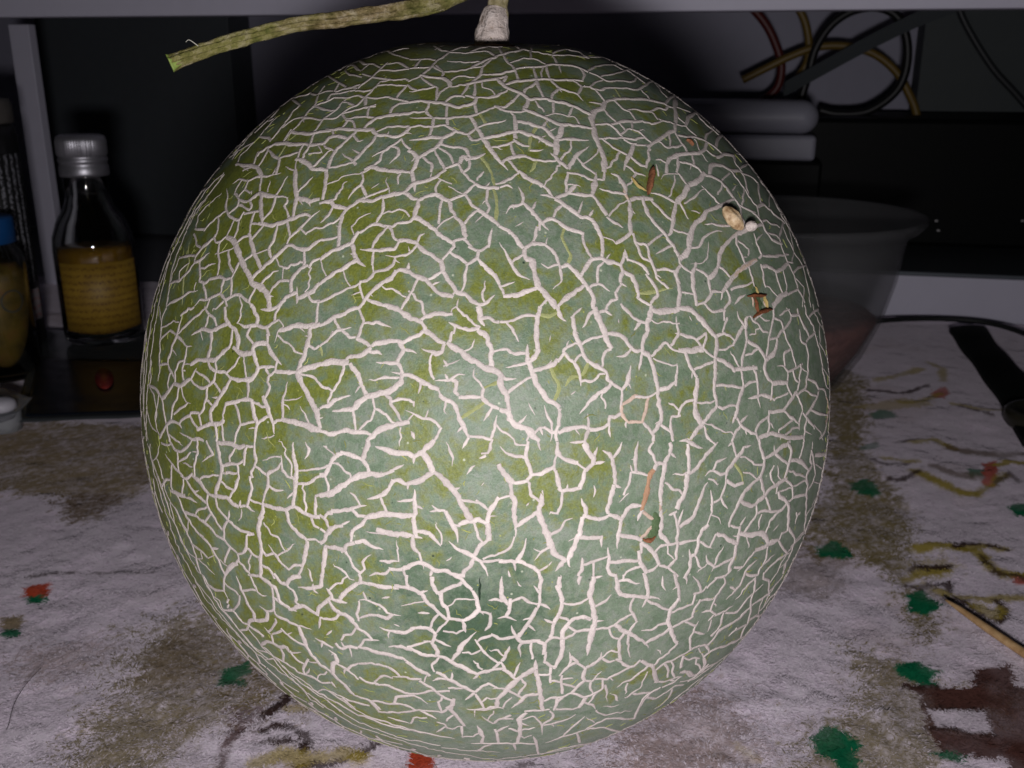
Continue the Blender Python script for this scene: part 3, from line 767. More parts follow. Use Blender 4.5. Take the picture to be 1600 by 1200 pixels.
2: 141 19 137 12 134 6 138 0
3: 147 19 141 20 138 25
2: 154 11 158 15
3: 111 84 119 85 126 88 ; 127 90 134 95 139 101 143 109 ; 126 90 124 97
2: 137 99 145 93 155 91 160 90 ; 158 60 159 75 159 90 158 106 ; 151 66 156 62
3: 127 100 126 108 129 117 ; 99 108 110 107 122 105 ; 97 94 98 104 97 112 99 118 104 118
2: 75 110 84 107 94 103
3: 74 103 74 112 72 120
2: 86 111 85 120
3: 24 86 23 94 19 102 16 107 10 107 0 106
2: 13 107 15 116
3: 16 107 24 109 30 112 35 116 36 120
2: 35 116 42 112 47 107 ; 8 115 10 120 ; 143 110 137 115 132 117 ; 144 112 150 112 158 105 ; 123 112 115 115 110 120 ; 85 39 86 46 84 50 ; 0 50 10 49 ; 24 58 27 55 ; 55 117 54 120 ; 150 112 156 118
@ 1060 690
3: 8 5 9 16 8 28 ; 36 0 31 6 25 12 20 18 16 24 11 30
4: 9 29 7 40 4 49 0 56
3: 5 0 14 3 22 6
2: 49 0 51 9 52 13
3: 59 2 56 9 49 18 44 25 43 30
2: 59 5 65 3 ; 48 0 44 4 ; 24 31 27 27 31 26 38 29 43 28 ; 31 26 34 19 43 14 ; 43 30 42 38 40 44 38 50 ; 38 50 34 53 ; 38 50 40 56 44 60 ; 29 43 30 52 28 62
1: 32 55 30 62 27 74
3: 26 36 22 43 19 53 15 63 12 69 5 78 ; 44 34 50 39 60 38
y: 52 20 56 28 58 37
3: 72 31 65 39 58 47 54 54 50 62 46 70 46 75
2: 46 76 52 76
3: 72 0 74 8 77 15 ; 77 16 76 24 74 30 75 38 77 48 ; 77 15 86 10 92 5 97 0
2: 85 3 87 11 92 16 97 20
3: 100 0 101 10 98 20 96 30 ; 95 33 88 38 83 41 77 48 70 54
2: 90 38 89 44
3: 69 56 64 57 58 54
2: 50 52 53 54 ; 69 56 70 64 68 68 63 74 58 82 ; 77 49 80 54 82 62 ; 71 65 77 62 84 63 88 61 ; 97 33 102 40 102 50
3: 86 45 90 49 95 52 99 58 98 66 98 76 97 80
2: 99 54 104 49 112 47 ; 97 80 92 82 89 88
3: 101 17 108 17 113 21 116 25
2: 112 0 110 14
3: 120 0 118 12 119 22 115 27 115 36 115 44 114 56 114 66
2: 116 43 121 34 122 25 121 8
3: 123 11 131 11
2: 133 0 132 10 131 24 128 38 124 54 118 70 112 80 104 88 ; 136 0 135 16 132 32 128 48 124 60 118 76 112 92 106 106 100 118
1: 128 36 124 48 120 58 ; 123 36 126 38 ; 125 20 128 26 ; 120 56 114 66 112 80
2: 118 78 108 86 104 90 98 96 ; 114 66 110 76 ; 100 76 104 86 103 91
3: 80 91 88 87
2: 90 88 93 96
4: 56 83 64 83 72 82 78 85 80 90
3: 88 88 80 92 74 95 68 98
2: 68 97 71 94 ; 93 57 88 65 82 71 78 82
3: 55 75 54 84 52 92 50 102 46 110 45 116
2: 55 75 60 67
3: 34 82 42 85 48 89 51 90
2: 35 78 32 86 29 90
3: 26 73 21 80 18 86 17 94 15 100 12 102
2: 0 92 8 89 16 88 ; 21 89 25 93 30 95
3: 10 96 11 103 10 112 7 120
2: 25 101 26 107 30 111 ; 41 94 36 99 34 106 29 116 ; 46 103 39 109 34 114
1: 30 65 36 68 38 74
2: 68 100 60 108 53 116 ; 81 94 78 104 74 112 71 119 ; 98 98 90 105 82 111 75 118 ; 71 105 62 113 58 119 ; 104 90 100 100 96 108 94 118 ; 103 91 100 96
1: 108 100 103 104 100 112 ; 96 108 90 114
2: 4 60 2 66 1 76
1: 85 80 90 74
2: 106 60 106 66 104 73 ; 110 62 106 66
@ 360 60
2: 0 109 8 100 14 96 20 92
3: 2 115 10 113 18 114 24 115 27 120
1: 0 106 10 96 20 84 30 73 42 62 54 53 68 45 ; 5 112 9 105 16 98 24 90 32 80 42 70 ; 0 102 15 88 30 76
2: 56 55 66 51 72 48
1: 69 44 80 36 95 28 106 21 120 15 136 9 ; 84 33 96 25 108 18
2: 88 34 95 38 103 40 ; 80 42 86 43 ; 79 52 76 58 71 64 64 73 56 82 48 91 44 95 ; 48 73 55 66 63 60 ; 58 58 65 60 ; 44 77 52 75 60 71 68 71 78 71 ; 68 62 76 61 85 64 95 65 ; 70 48 78 50 ; 78 51 84 43 ; 78 50 86 47 96 48 ; 92 44 98 38 ; 74 60 84 57 94 53 104 53 ; 104 53 98 59 94 64 88 68 82 73 78 79 73 85 ; 104 53 112 51 122 53 132 53 144 53 ; 83 70 92 72 100 67 ; 100 67 106 63 112 60 118 55 123 50 130 43 140 41 ; 103 59 112 59 ; 120 60 130 59 ; 100 66 112 64 124 61 134 60
3: 54 82 62 85 72 85 80 83 88 80
2: 52 83 46 90 ; 36 75 30 80 ; 49 77 42 84 36 92
3: 22 104 30 99 38 95 48 94 60 95 68 94
2: 28 88 34 89 35 93 ; 35 96 30 106 26 113 ; 36 100 40 106 44 107 ; 25 102 20 110 ; 44 108 50 105 60 101 ; 66 90 62 100 58 108 ; 76 86 72 93 68 100 64 107
3: 66 94 76 95 84 93 88 89 96 87 103 88
2: 83 94 86 98 92 99
3: 112 83 104 91 96 98 92 103 89 110 87 117 ; 86 85 96 81 106 81 118 82 126 82 131 85 ; 118 81 124 75 131 71 140 69 150 68 160 66
2: 100 68 104 74 98 81 ; 104 72 109 74 112 81 ; 105 71 114 70 122 70 130 71 ; 122 69 124 62 ; 113 88 114 91 119 91
3: 131 86 126 93 120 99 114 105 110 110 ; 131 87 140 87 148 88 154 86 160 80
2: 131 82 140 79 150 78 160 79 ; 90 82 92 88 ; 153 90 156 95 160 101 ; 153 90 142 97 134 102 126 106 ; 143 94 150 99 150 104 142 112 ; 100 103 106 107 110 110 116 113
3: 40 118 44 110 ; 55 109 63 109 70 112 74 116 80 117 87 117
2: 74 113 82 107 90 101 ; 88 115 96 114 106 111 112 113 ; 139 104 132 110 124 116 116 118
3: 120 119 126 114 134 117 145 118 160 118
2: 142 68 145 62 152 58 160 56 ; 149 54 152 48 158 42 ; 122 52 120 58 ; 142 52 150 54 160 57 ; 114 44 118 41 128 33 134 27 140 23 ; 134 29 145 29 152 28 160 27 ; 140 22 150 22 160 23 ; 118 32 106 32 103 29 104 26 110 24 114 28 118 30 ; 116 30 124 27 ; 118 34 128 35 136 36 144 37 154 37 ; 114 21 120 23 126 23 133 23 ; 138 11 146 14 154 17 160 19 ; 143 11 150 10 160 9 ; 100 44 110 43 120 42 ; 94 47 104 45 114 45 ; 126 42 134 39 144 37 ; 140 41 152 42 158 42 ; 150 39 156 36 160 40 ; 85 53 90 50 97 49 104 48 112 47 ; 128 47 123 47 112 46
1: 60 110 58 118 ; 8 113 12 118
2: 16 118 20 114 ; 36 119 40 110
y: 55 88 48 98 42 104
@ 640 60
2: 0 38 8 34 16 28 24 21 30 16 36 12 44 9 52 7 60 6 68 6
1: 22 6 32 5 42 5 52 3 62 3 72 2 80 3 88 5
2: 36 10 48 7 58 6 72 7 80 8 88 6 94 4 ; 0 18 10 19 18 18 24 18 ; 20 10 30 11 40 13 50 13 60 12 70 12 78 14 ; 54 13 62 9 72 7
3: 54 25 62 22 70 19 78 16 84 14 92 12 100 10 108 11
2: 79 9 82 14 88 21 94 27 98 34 ; 92 7 98 9 106 10 ; 94 4 104 4 115 4 125 3 134 2 144 3 154 5 ; 107 5 110 10 ; 108 11 118 13 128 15 140 15 150 16 160 17 ; 108 12 108 18 ; 127 14 129 18 131 22 ; 92 19 100 18 110 18 116 20 122 24
3: 94 28 104 26 114 26 122 24 132 23 142 24 152 26 160 30
2: 122 26 125 34 ; 128 10 138 10 150 12 160 16 ; 128 13 134 10 ; 148 19 160 20 ; 152 26 156 33 155 38
3: 74 33 82 31 92 28 ; 48 41 58 39 68 37 78 36 88 34
2: 86 34 82 40 ; 60 34 68 32 76 32 ; 66 26 62 33 54 38 ; 32 30 42 29 50 28 58 26 66 24 74 21 ; 24 29 30 30 29 34 ; 36 37 42 34 50 34 58 34
3: 10 35 20 35 30 36 35 39 36 43
2: 36 42 44 42 52 41 58 38 ; 52 42 50 46 45 47
3: 82 44 88 41 96 38 106 37 118 36 130 37 142 37 154 38
2: 110 30 113 35 115 42 118 50 119 53 ; 114 39 108 43 104 45 103 49
3: 78 38 84 42 92 46 100 49 106 54 114 54 122 54 130 56 140 58 148 61 154 64 160 68
2: 125 40 134 44 144 48 150 50 155 56 ; 134 45 128 50 126 55 ; 146 38 152 42 154 44 150 50 ; 154 43 160 43 ; 88 46 82 49 76 52 70 54 ; 58 42 58 51 ; 50 53 60 53 70 53 78 52 ; 31 56 36 53 44 51 50 51
3: 60 54 58 58 50 60 42 61 32 58 22 57 12 56 0 57
2: 36 43 28 47 25 52 23 57 ; 9 37 16 39 22 43 25 44 ; 0 48 10 46 20 46 ; 26 43 24 47 20 52 ; 18 60 15 65 20 70 ; 33 61 33 70 ; 4 66 12 65 ; 0 71 12 71 22 71 34 71 46 70 56 69 64 66 70 64 76 61 ; 60 59 61 66 ; 76 61 86 61 92 56 98 51 ; 80 64 86 67 ; 76 62 84 64 94 66 104 65
3: 106 54 104 60 102 65 ; 102 64 112 67 122 71 132 76 140 77 150 78 160 81
2: 128 56 128 68
1: 120 66 130 67 140 69 148 71 155 76
2: 145 62 142 68
3: 54 71 60 80 66 89 70 96 76 104 82 111 88 118
2: 62 79 72 76 82 74 86 73
3: 94 68 95 76 94 85 93 90
2: 90 68 97 69
3: 96 74 104 75 112 78 120 80 126 86 130 91
2: 118 80 123 74
3: 68 89 78 87 88 84 98 83 106 86 114 88 120 92 128 97
2: 72 98 80 96 88 94 94 92 ; 94 90 98 94 103 97 ; 90 95 92 100 95 105
y: 112 82 108 88 107 100
2: 107 101 113 100 119 99
4: 135 77 134 86 131 92 131 100 130 104
3: 131 91 144 90 160 91 ; 130 104 134 110 139 114 142 118
2: 125 102 130 106
3: 142 116 146 108 152 102 160 96 ; 84 109 92 106 104 105
2: 103 104 112 108 120 110 131 110 ; 88 110 95 116 100 120
3: 68 102 60 106 52 109 ; 52 108 47 105 44 112
2: 54 110 53 116 48 120
3: 0 98 4 103 7 107 4 115 2 120 ; 6 107 14 103 22 98 28 93 30 90
2: 24 102 28 110 31 116 ; 32 117 40 113 44 112 46 118
3: 0 91 10 90 20 88 30 89 36 86 42 83
2: 34 78 40 82 48 85 54 86 ; 52 87 56 91 62 91 ; 52 86 58 82 ; 0 79 10 78 20 79 28 77 ; 32 77 34 72 ; 21 72 20 78 ; 20 83 17 86 ; 30 97 38 97 44 97 50 99 54 104
y: 63 68 68 75 ; 66 108 70 114 73 120 ; 114 108 110 116 107 120
2: 4 25 10 20 ; 0 27 10 26 18 26 ; 0 43 6 43 ; 33 20 44 21 56 21 64 20 ; 20 24 30 25
1: 80 27 82 29
@ 920 60
2: 0 9 10 10 20 12 ; 0 18 8 17 16 16 22 16 34 16 40 20 ; 22 18 28 20 36 19 ; 25 19 24 24 ; 0 26 10 24 22 24 32 27 ; 10 34 20 32 32 29 38 26 44 23 ; 0 30 6 32 11 35 18 38 28 38 40 38 42 34 ; 34 31 42 34 50 39 ; 0 43 8 46 18 44 30 44 44 46 50 42 54 39 62 38 68 37 ; 34 16 44 22 50 25 58 30 66 36 72 38 78 42 84 48 90 52 96 57 102 62 ; 7 46 12 53
y: 23 46 30 52
3: 11 58 18 55 28 54 40 54 50 54 60 56 66 58 72 61 76 62
2: 46 46 51 51 58 52 ; 58 41 64 46 70 52 ; 62 38 70 40 78 44 84 49 ; 68 56 74 52 84 50
3: 77 54 77 62 78 68 77 76
2: 0 57 10 60
4: 15 57 12 62 5 65 3 72 5 82 6 90 10 98 13 106 14 116
2: 22 58 30 62 37 66 42 72 ; 34 64 42 63 48 65 56 66 62 72 ; 54 63 62 62 68 64 70 62 ; 14 63 20 70 24 75
3: 20 77 28 74 38 74 46 73
2: 38 74 40 80 ; 48 74 56 76 66 77 ; 7 76 16 76 22 79 28 86 32 90 ; 27 78 32 80 ; 30 84 36 81 44 83 50 88 56 92 ; 8 90 18 89 30 89 40 90 50 88 ; 32 90 38 94 42 95
3: 54 96 60 92 66 88 72 84 77 83
2: 41 94 46 95 52 97
3: 41 95 37 103 33 110 31 118
2: 12 92 20 96 28 101 38 106 46 113 53 118 ; 56 97 53 102 54 108 52 114 ; 53 101 58 100
3: 77 76 77 84
2: 62 73 70 74 78 77 ; 78 77 86 78 90 82 95 88 ; 80 60 86 64 92 67
3: 86 76 90 70 96 65 102 62
2: 79 68 84 74 ; 84 51 92 57 98 62 ; 95 68 102 74 108 80 116 87 ; 100 66 108 74 114 81 ; 102 62 110 70 116 78 122 84 ; 103 92 105 86 109 83
3: 114 98 115 90 118 86 124 86
2: 78 86 82 92 86 97 88 101 ; 80 85 88 88 96 88 104 92 112 97 120 102
3: 70 112 72 108 78 105 88 103 98 102 104 99 104 94
2: 64 94 70 97 77 97 84 95 ; 70 112 64 108 59 109
3: 70 112 69 120
2: 80 106 80 112 78 120 ; 82 110 92 112 100 118 ; 93 104 94 112
3: 108 119 110 113 118 113 126 117 132 120
2: 105 99 110 104 116 108
3: 114 106 122 104 130 105 134 108
2: 128 106 132 113 136 120 ; 123 86 127 94 131 102
1: 108 62 116 70 124 79 132 90 140 101 148 112 155 120 ; 116 74 124 84 134 96 142 106 150 117 ; 134 102 140 106 146 114 152 120 ; 104 58 112 65 122 76
2: 138 114 142 111 ; 34 113 38 116 40 119
1: 101 103 106 110
@ 280 900
2: 42 0 40 6 40 12 ; 22 0 26 8 32 12 40 13 44 20
1: 24 0 27 6
2: 43 6 49 13 54 16
3: 51 0 55 10 58 18 62 26 66 33 69 39
2: 57 13 64 12 69 13 ; 64 0 67 8 70 14 74 18 78 18 ; 62 0 72 0
3: 73 0 80 6 86 12 92 20
2: 80 11 84 19 ; 53 17 53 24 49 28 ; 42 30 48 31 54 39 62 44 68 48 76 56 ; 49 32 56 40
3: 62 44 63 40 70 40 77 39 79 33 76 30 72 26
2: 78 31 84 30 84 20
3: 85 20 93 25 100 30
2: 98 30 105 32 ; 84 30 88 36 96 39 102 43 110 45 118 48 ; 86 37 96 40
3: 106 46 110 53 114 63 120 72 128 80 136 86 ; 136 88 137 78 141 76 139 70 133 66 ; 136 86 142 92 150 100 156 106 160 108
2: 76 46 82 52 87 51 91 47 ; 92 48 98 54 106 59 112 62 ; 81 53 84 58
3: 72 62 77 59 84 60 90 63 96 64 100 68 109 68
2: 96 64 96 61 ; 90 64 93 70 95 75 ; 86 71 96 78 104 84 112 88 120 91 128 95 135 94 ; 97 69 104 74 108 77 ; 114 76 111 82 113 87
1: 115 74 122 81
3: 82 0 90 6 96 8 ; 96 7 100 2 107 0
2: 97 8 102 14 105 20 104 23 108 26
3: 102 27 110 27 116 30 122 34 124 36 ; 124 35 124 29 130 24 136 20 ; 136 21 136 17 131 11 ; 136 22 150 24 ; 106 10 116 11 124 10 127 8 127 0
2: 118 12 124 16
3: 143 21 146 16 152 12 160 6 ; 134 25 140 31 148 35 156 41 158 46
2: 142 33 140 38 134 39 126 36 ; 126 37 125 47 ; 131 53 137 48 ; 121 55 128 59 139 60 ; 128 60 127 64
3: 138 64 146 65 150 63 160 64
2: 145 58 147 63 ; 140 80 150 84 160 90 ; 150 84 154 80 160 78
1: 12 0 22 18 32 30 44 44 56 57 68 68 78 76 88 84 100 92 112 102 124 112 132 120 ; 20 0 30 18 38 30 50 44 60 56 70 67 80 72 ; 24 8 30 17 36 22 38 28 46 38 52 46
2: 54 48 60 48 62 44
1: 55 48 60 56 66 63 74 67 82 70 92 80 102 90 114 99 122 105 134 112 144 119 ; 62 46 68 55 75 64 80 69 ; 74 62 82 69 90 78 ; 78 74 84 74 88 80 96 88 106 97 ; 90 80 102 88 114 96 122 102 ; 122 103 128 101 134 103 142 108 148 112 ; 134 103 142 106 150 110 158 111 ; 148 110 152 116 156 119 ; 16 2 26 18 34 30 44 42 56 56 66 66 ; 104 101 118 110 128 118 ; 65 46 72 50 76 54
2: 135 95 140 100
@ 560 900
3: 0 6 10 7 20 9 32 9 ; 42 0 44 10 ; 36 11 46 11 52 13 57 17 60 22 66 27 72 33 78 38
2: 56 14 62 13
3: 64 0 66 8 70 15 72 18 ; 72 15 80 11 92 7 ; 84 0 92 3 94 6 99 13 ; 101 12 105 19 107 27 107 30 104 34 98 38 94 40
2: 103 9 101 14
3: 75 17 75 24 79 29 81 37 ; 79 39 86 38 93 40
2: 107 31 114 32 122 33
3: 118 34 118 42 113 49 ; 93 41 96 50 ; 105 50 98 57 94 60 90 67 85 74
2: 103 57 112 55 120 51
3: 120 53 128 56 139 56
2: 106 58 111 66 117 72 121 76
3: 135 62 132 70 127 76
2: 128 76 133 81
3: 125 76 121 82 ; 70 72 78 73 86 78 94 82 102 86 107 87 ; 107 86 114 85 121 83 129 83 ; 130 83 136 88 141 92
2: 107 87 102 92
4: 158 83 150 87 142 93 135 99 128 106 124 110 124 117
2: 119 101 128 100 138 104 147 109
3: 160 104 150 107 144 113 136 118
2: 96 119 112 119 124 117 130 119
3: 128 0 127 10 129 20 130 26
2: 116 22 121 21 127 22
3: 134 24 135 30 132 36
2: 124 38 132 36 141 40 ; 135 20 146 19 152 23 160 25
3: 160 28 154 38 149 46 144 53
2: 136 44 138 50 141 54
3: 141 54 147 59 160 59
2: 146 60 143 64 145 72 ; 156 8 160 14 ; 153 45 158 49 ; 133 4 135 0
3: 70 50 68 56 66 60 71 67 70 71
2: 65 46 66 40 70 36 ; 72 49 82 42
3: 19 46 28 49 42 50 48 47 56 46 64 48 69 51
2: 69 57 76 60 83 63 ; 45 59 58 59 ; 62 58 67 57
3: 27 63 38 63 48 64 ; 46 66 52 68 60 71 69 71
2: 71 74 66 80 69 86
3: 68 86 74 88 80 92 86 95 94 99 104 104
2: 66 94 72 91 80 91 ; 84 86 84 91
3: 43 76 49 81 56 85 63 87
2: 55 90 62 98 70 103 76 108 82 111
3: 86 109 84 115 80 120
2: 72 102 80 100 ; 104 105 110 99 116 96 123 96 ; 104 104 95 111 ; 105 106 109 112 112 118 ; 82 103 94 101 ; 30 90 40 90 48 92 54 93 ; 0 78 12 78 22 80 28 82 38 88 ; 27 77 28 82
3: 0 64 8 65 16 68 26 70 38 72
2: 43 76 40 74 ; 0 92 10 95 17 98 ; 16 96 24 97 34 101 46 105 58 104 68 104 ; 32 113 34 108 42 107 50 107 58 111 62 114 ; 11 108 18 112 30 114 42 115 50 117 ; 0 107 8 110 18 116 ; 0 46 6 50 12 56 ; 1 60 6 57 12 57 19 57 ; 0 22 7 21 14 24 22 28 26 33 38 35 ; 4 14 7 19
3: 0 38 8 35 18 35 26 38 30 38
2: 21 20 28 19 ; 53 33 64 33
1: 32 43 37 45 ; 38 27 56 24 ; 60 92 64 89
3: 0 0 2 6 ; 158 75 158 83
k: 108 0 109 8 108 14 108 21
@ 840 900
3: 0 0 3 4 2 11
2: 2 11 2 22 0 28 ; 0 25 7 26 11 30
3: 21 0 17 8 ; 37 0 37 8
4: 50 0 48 10 47 18 49 28 51 38 50 44 48 52 46 60 44 71
2: 52 2 58 0
3: 20 11 22 22 19 34 14 44 12 54
2: 6 38 12 40
3: 0 55 6 61 8 67
2: 7 61 12 55 22 56 30 53 35 49
3: 49 39 40 37 33 38 27 43 23 50 22 60 21 70 17 81
2: 21 36 28 38 ; 28 47 35 49 45 48 52 47 62 46 68 44 ; 68 44 74 39 81 36 ; 38 39 48 39 ; 52 41 59 40 ; 53 28 60 23 66 16
3: 69 0 71 10 74 16 82 18 92 19 102 19 110 21
2: 73 5 80 4 88 7 91 6 ; 78 0 77 4
3: 95 0 98 10 99 18
2: 98 20 93 28 ; 86 20 83 29 86 37
3: 125 0 126 12 127 23
2: 130 0 133 7 ; 112 0 111 8 114 13 ; 138 0 143 5 146 11 ; 151 9 158 2
3: 122 20 119 30 117 40 120 50 122 57 125 60
2: 120 33 128 29 138 25 ; 139 12 139 22 138 26 ; 145 22 140 29 139 36 ; 117 41 108 44 101 48 92 49 ; 122 45 130 41 137 38
3: 117 48 108 54 98 58 ; 73 46 76 49 82 50 86 54 92 57 96 60 99 64
2: 82 49 87 42 90 40 ; 77 50 73 58 73 66 74 74 ; 69 75 74 75 ; 71 77 82 79 ; 57 68 57 73 63 77 69 75
3: 57 74 50 78 44 82
2: 36 77 43 82
3: 43 82 40 90 42 93 ; 42 93 36 98 31 104
2: 42 93 48 94 55 86 57 85 ; 48 95 47 100 50 104 ; 50 94 54 92 62 92 70 88 78 84 86 80 92 75
3: 92 75 97 78 103 80
2: 92 85 100 82
3: 103 80 105 88 104 95
2: 104 79 109 74 116 69 ; 107 84 114 78 122 74 130 70 138 65 144 62 ; 125 60 121 64 118 68 ; 144 40 140 48 136 56 136 64 ; 144 62 150 62 153 66 ; 160 64 152 69 147 73 ; 130 71 128 82 ; 107 95 114 94 120 92 128 90 ; 116 90 121 93 ; 125 87 132 85 136 89 143 88 150 82 160 76
1: 130 97 138 92 146 86 154 82
3: 0 82 1 95 3 110 4 118
2: 4 80 7 76 12 80 16 84 ; 6 70 7 78 ; 28 68 30 75 27 79 ; 31 72 37 74 ; 35 78 28 80 22 88 ; 13 80 11 88 4 88 ; 11 89 11 94 8 97 ; 20 89 21 96 20 102 ; 12 95 20 95 ; 21 93 32 91 ; 22 97 32 97 ; 4 112 12 109 22 108 30 105 ; 22 105 18 112 15 120 ; 32 106 42 108 50 105 58 100 58 94
3: 44 107 40 114 36 118
2: 18 119 28 119 36 118 ; 46 111 54 104 ; 43 113 49 115 52 119 ; 70 100 76 95 84 92 89 88 ; 75 106 79 108 86 104 92 100 ; 79 108 79 112 ; 86 106 94 105 102 104 ; 111 98 102 104 96 110 90 119 ; 98 110 106 109 114 104 122 98 127 95 ; 113 101 120 95 128 90 ; 122 100 117 108 112 113 104 119
1: 112 119 120 112 130 104 140 98 150 88 160 84 ; 122 110 132 102 142 94 152 88 ; 58 116 66 117 73 115
2: 155 18 146 21 ; 141 16 148 13 153 10 ; 160 18 156 26 154 31 159 35 ; 147 32 152 31 ; 142 51 149 52 ; 133 42 138 44 ; 160 46 155 54 ; 149 72 150 78 147 82
@ 1040 860
2: 46 24 53 23 58 18 60 15 ; 52 24 53 29 48 36 45 41 42 48 40 53 ; 43 58 50 56 56 52 60 49 ; 43 58 38 63 ; 53 56 50 64 46 71 40 77
3: 73 55 66 60 60 64 54 68 48 72 42 80 38 85
2: 80 24 74 30 69 36 66 40 62 44 ; 72 16 69 24 66 32 60 38 54 44 ; 72 21 78 23 82 22 ; 87 30 80 36 74 42 68 50 62 55 57 58 ; 92 38 86 43 78 48 72 54 66 60 ; 80 24 79 36 76 46 76 54 74 64 70 70 67 78 ; 87 20 87 25 92 26 92 34 94 40 ; 92 36 97 32 102 24
3: 74 63 80 59 84 58 82 62
2: 84 56 88 50 94 42 102 36 ; 70 64 64 68 ; 62 71 56 77 ; 34 95 42 89 50 86 58 83 64 80 72 76 ; 72 75 78 68 84 60 90 52
1: 40 105 48 98 58 91 66 84 72 77 80 68 88 58 96 46 104 34 110 22 ; 20 119 30 112 40 104
2: 36 84 39 90 ; 34 96 35 104 38 102 ; 38 100 32 107 26 112 20 116 ; 25 111 20 108 12 109 ; 16 94 14 100 14 106
1: 110 2 104 10 98 22 94 30
2: 98 3 92 8 86 14
1: 122 2 116 12 110 22 104 32 97 44 ; 110 4 106 14 105 22
2: 57 32 60 33 ; 62 12 66 13
1: 88 42 84 50 82 57
2: 98 34 92 40 87 50
1: 44 118 56 106 66 94
@ 480 990 3.5
2: 0 24 12 30 22 36 34 39 46 43 58 46
1: 0 26 10 34 22 41 34 45 46 49 58 52 70 54 82 56 95 55 108 53 122 50 136 46 148 41 160 35
2: 16 27 22 34 ; 18 30 26 32 ; 28 32 33 36 ; 32 34 42 35 50 34 60 35 65 31
3: 65 29 64 34 67 37 69 41
2: 70 41 69 46 ; 50 35 58 38 ; 36 37 46 40 ; 44 42 56 45 66 47 ; 26 38 36 41 46 43 ; 75 37 75 34 84 33
3: 98 33 95 38 95 44 94 49
2: 98 35 108 34 ; 78 37 83 40 86 38 92 36
3: 76 41 78 45 80 46
2: 79 45 78 49 ; 82 43 90 41 ; 84 44 86 48 ; 86 39 92 38 ; 73 49 84 49 92 49 100 49 ; 76 53 82 50 ; 92 50 93 52 ; 102 49 103 52 ; 96 43 102 42 ; 101 46 102 48 ; 108 34 110 37 105 41 105 45 ; 110 35 112 28 ; 105 41 114 39 120 36 ; 106 49 114 46 124 43 134 38 146 38 ; 124 37 118 42 114 46 ; 126 44 132 42 140 44 ; 121 46 122 48 ; 146 38 150 29 158 24
1: 130 50 140 45 152 40 160 36 ; 60 50 72 52 86 53
2: 104 54 115 51 126 47
1: 10 26 20 33 30 37 ; 8 30 20 38 32 43 44 47 60 51
"""

# ------------------------------------------------------------------ melon geometry
_d = ray(np.float64(763), np.float64(622.0))
MEL = EYE + _d / np.linalg.norm(_d) * 0.2466
MEL[2] = MEL_C - 0.0005
SC = np.array([MEL_A, MEL_A, MEL_C])
POLE = None


def mel_radius(D):
    """surface point for unit directions D (n,3)"""
    D = np.asarray(D, float)
    r = 1.0 / np.sqrt(((D / SC) ** 2).sum(1))
    r = r * (1 + .004 * fbm(D * 2.1 + 5, 2, 3) + .0016 * fbm(D * 14, 2, 9))
    ang = np.arccos(np.clip(D @ POLE, -1, 1))
    r = r - .0035 * np.exp(-(ang / .13) ** 2)          # dip round the stem
    return r


# stem end of the fruit: turned a little towards the viewer
_tilt = R(2.0)
POLE = np.array([0.012, -math.sin(_tilt), math.cos(_tilt)]); POLE /= np.linalg.norm(POLE)


def mel_hit(u, v):
    """pixels -> points on the melon's surface (pixels just outside its outline slide onto it)"""
    u = np.array(u, float); v = np.array(v, float)
    cu, cv = 763.0, 622.0
    for it in range(60):
        d = ray(u, v); d = d / np.linalg.norm(d, axis=1)[:, None]
        o = (EYE - MEL) / SC; q = d / SC
        A = (q * q).sum(1); B = (q * o).sum(1); C = (o * o).sum() - 1.0
        disc = B * B - A * C
        bad = disc < 1e-5
        if not bad.any(): break
        u[bad] += (cu - u[bad]) * .003; v[bad] += (cv - v[bad]) * .003
    t = (-B - np.sqrt(np.maximum(disc, 0))) / A
    for it in range(4):
        P = EYE + d * t[:, None] - MEL
        rr = np.linalg.norm(P, axis=1)
        g = rr - mel_radius(P / rr[:, None])
        n = P / SC ** 2; n /= np.linalg.norm(n, axis=1)[:, None]
        den = np.minimum((d * n).sum(1), -.25)
        t = t - g / den * .9
    P = EYE + d * t[:, None] - MEL
    D = P / np.linalg.norm(P, axis=1)[:, None]
    return D, t


def mel_pt(D):
    return MEL + D * mel_radius(D)[:, None]


def mel_normal(D):
    P = D * mel_radius(D)[:, None]
    n = P / SC ** 2
    return n / np.linalg.norm(n, axis=1)[:, None]


_D, _t = mel_hit([742.0], [985.0])
DARK_SPOT = tuple((mel_pt(_D)[0] - MEL + np.array([0, 0, MEL_C])).tolist())

melon = thing("melon", "large round netted melon standing on the patterned mat with its dry vine stub", "melon", (MEL[0], MEL[1], 0))
M_RIND = mat_rind()
M_NET = mat_tint("corky_net", .82, .25, .30, 2400, .6)


def build_rind():
    bm = bmesh.new()
    bmesh.ops.create_icosphere(bm, subdivisions=7, radius=1.0)
    me = bpy.data.meshes.new("rind"); bm.to_mesh(me); bm.free()
    n = len(me.vertices); co = np.empty(n * 3, np.float32); me.vertices.foreach_get("co", co)
    D = co.reshape(-1, 3).astype(float); D /= np.linalg.norm(D, axis=1)[:, None]
    P = mel_pt(D) - np.array(melon.location)
    me.vertices.foreach_set("co", P.astype(np.float32).ravel())
    me.polygons.foreach_set("use_smooth", np.ones(len(me.polygons), bool))
    me.materials.append(M_RIND)
    o = bpy.data.objects.new("rind", me); COL.objects.link(o); o.parent = melon
    return o


rind = build_rind()

# ---- the net: corky ribs that split and join all over the rind
WPX = {'1': 3.0, '2': 5.4, '3': 7.7, '4': 10.2, 'b': 6.2, 'c': 9.5, 'y': 5.6, 'k': 3.6, 's': 3.5, 'u': 4.6}


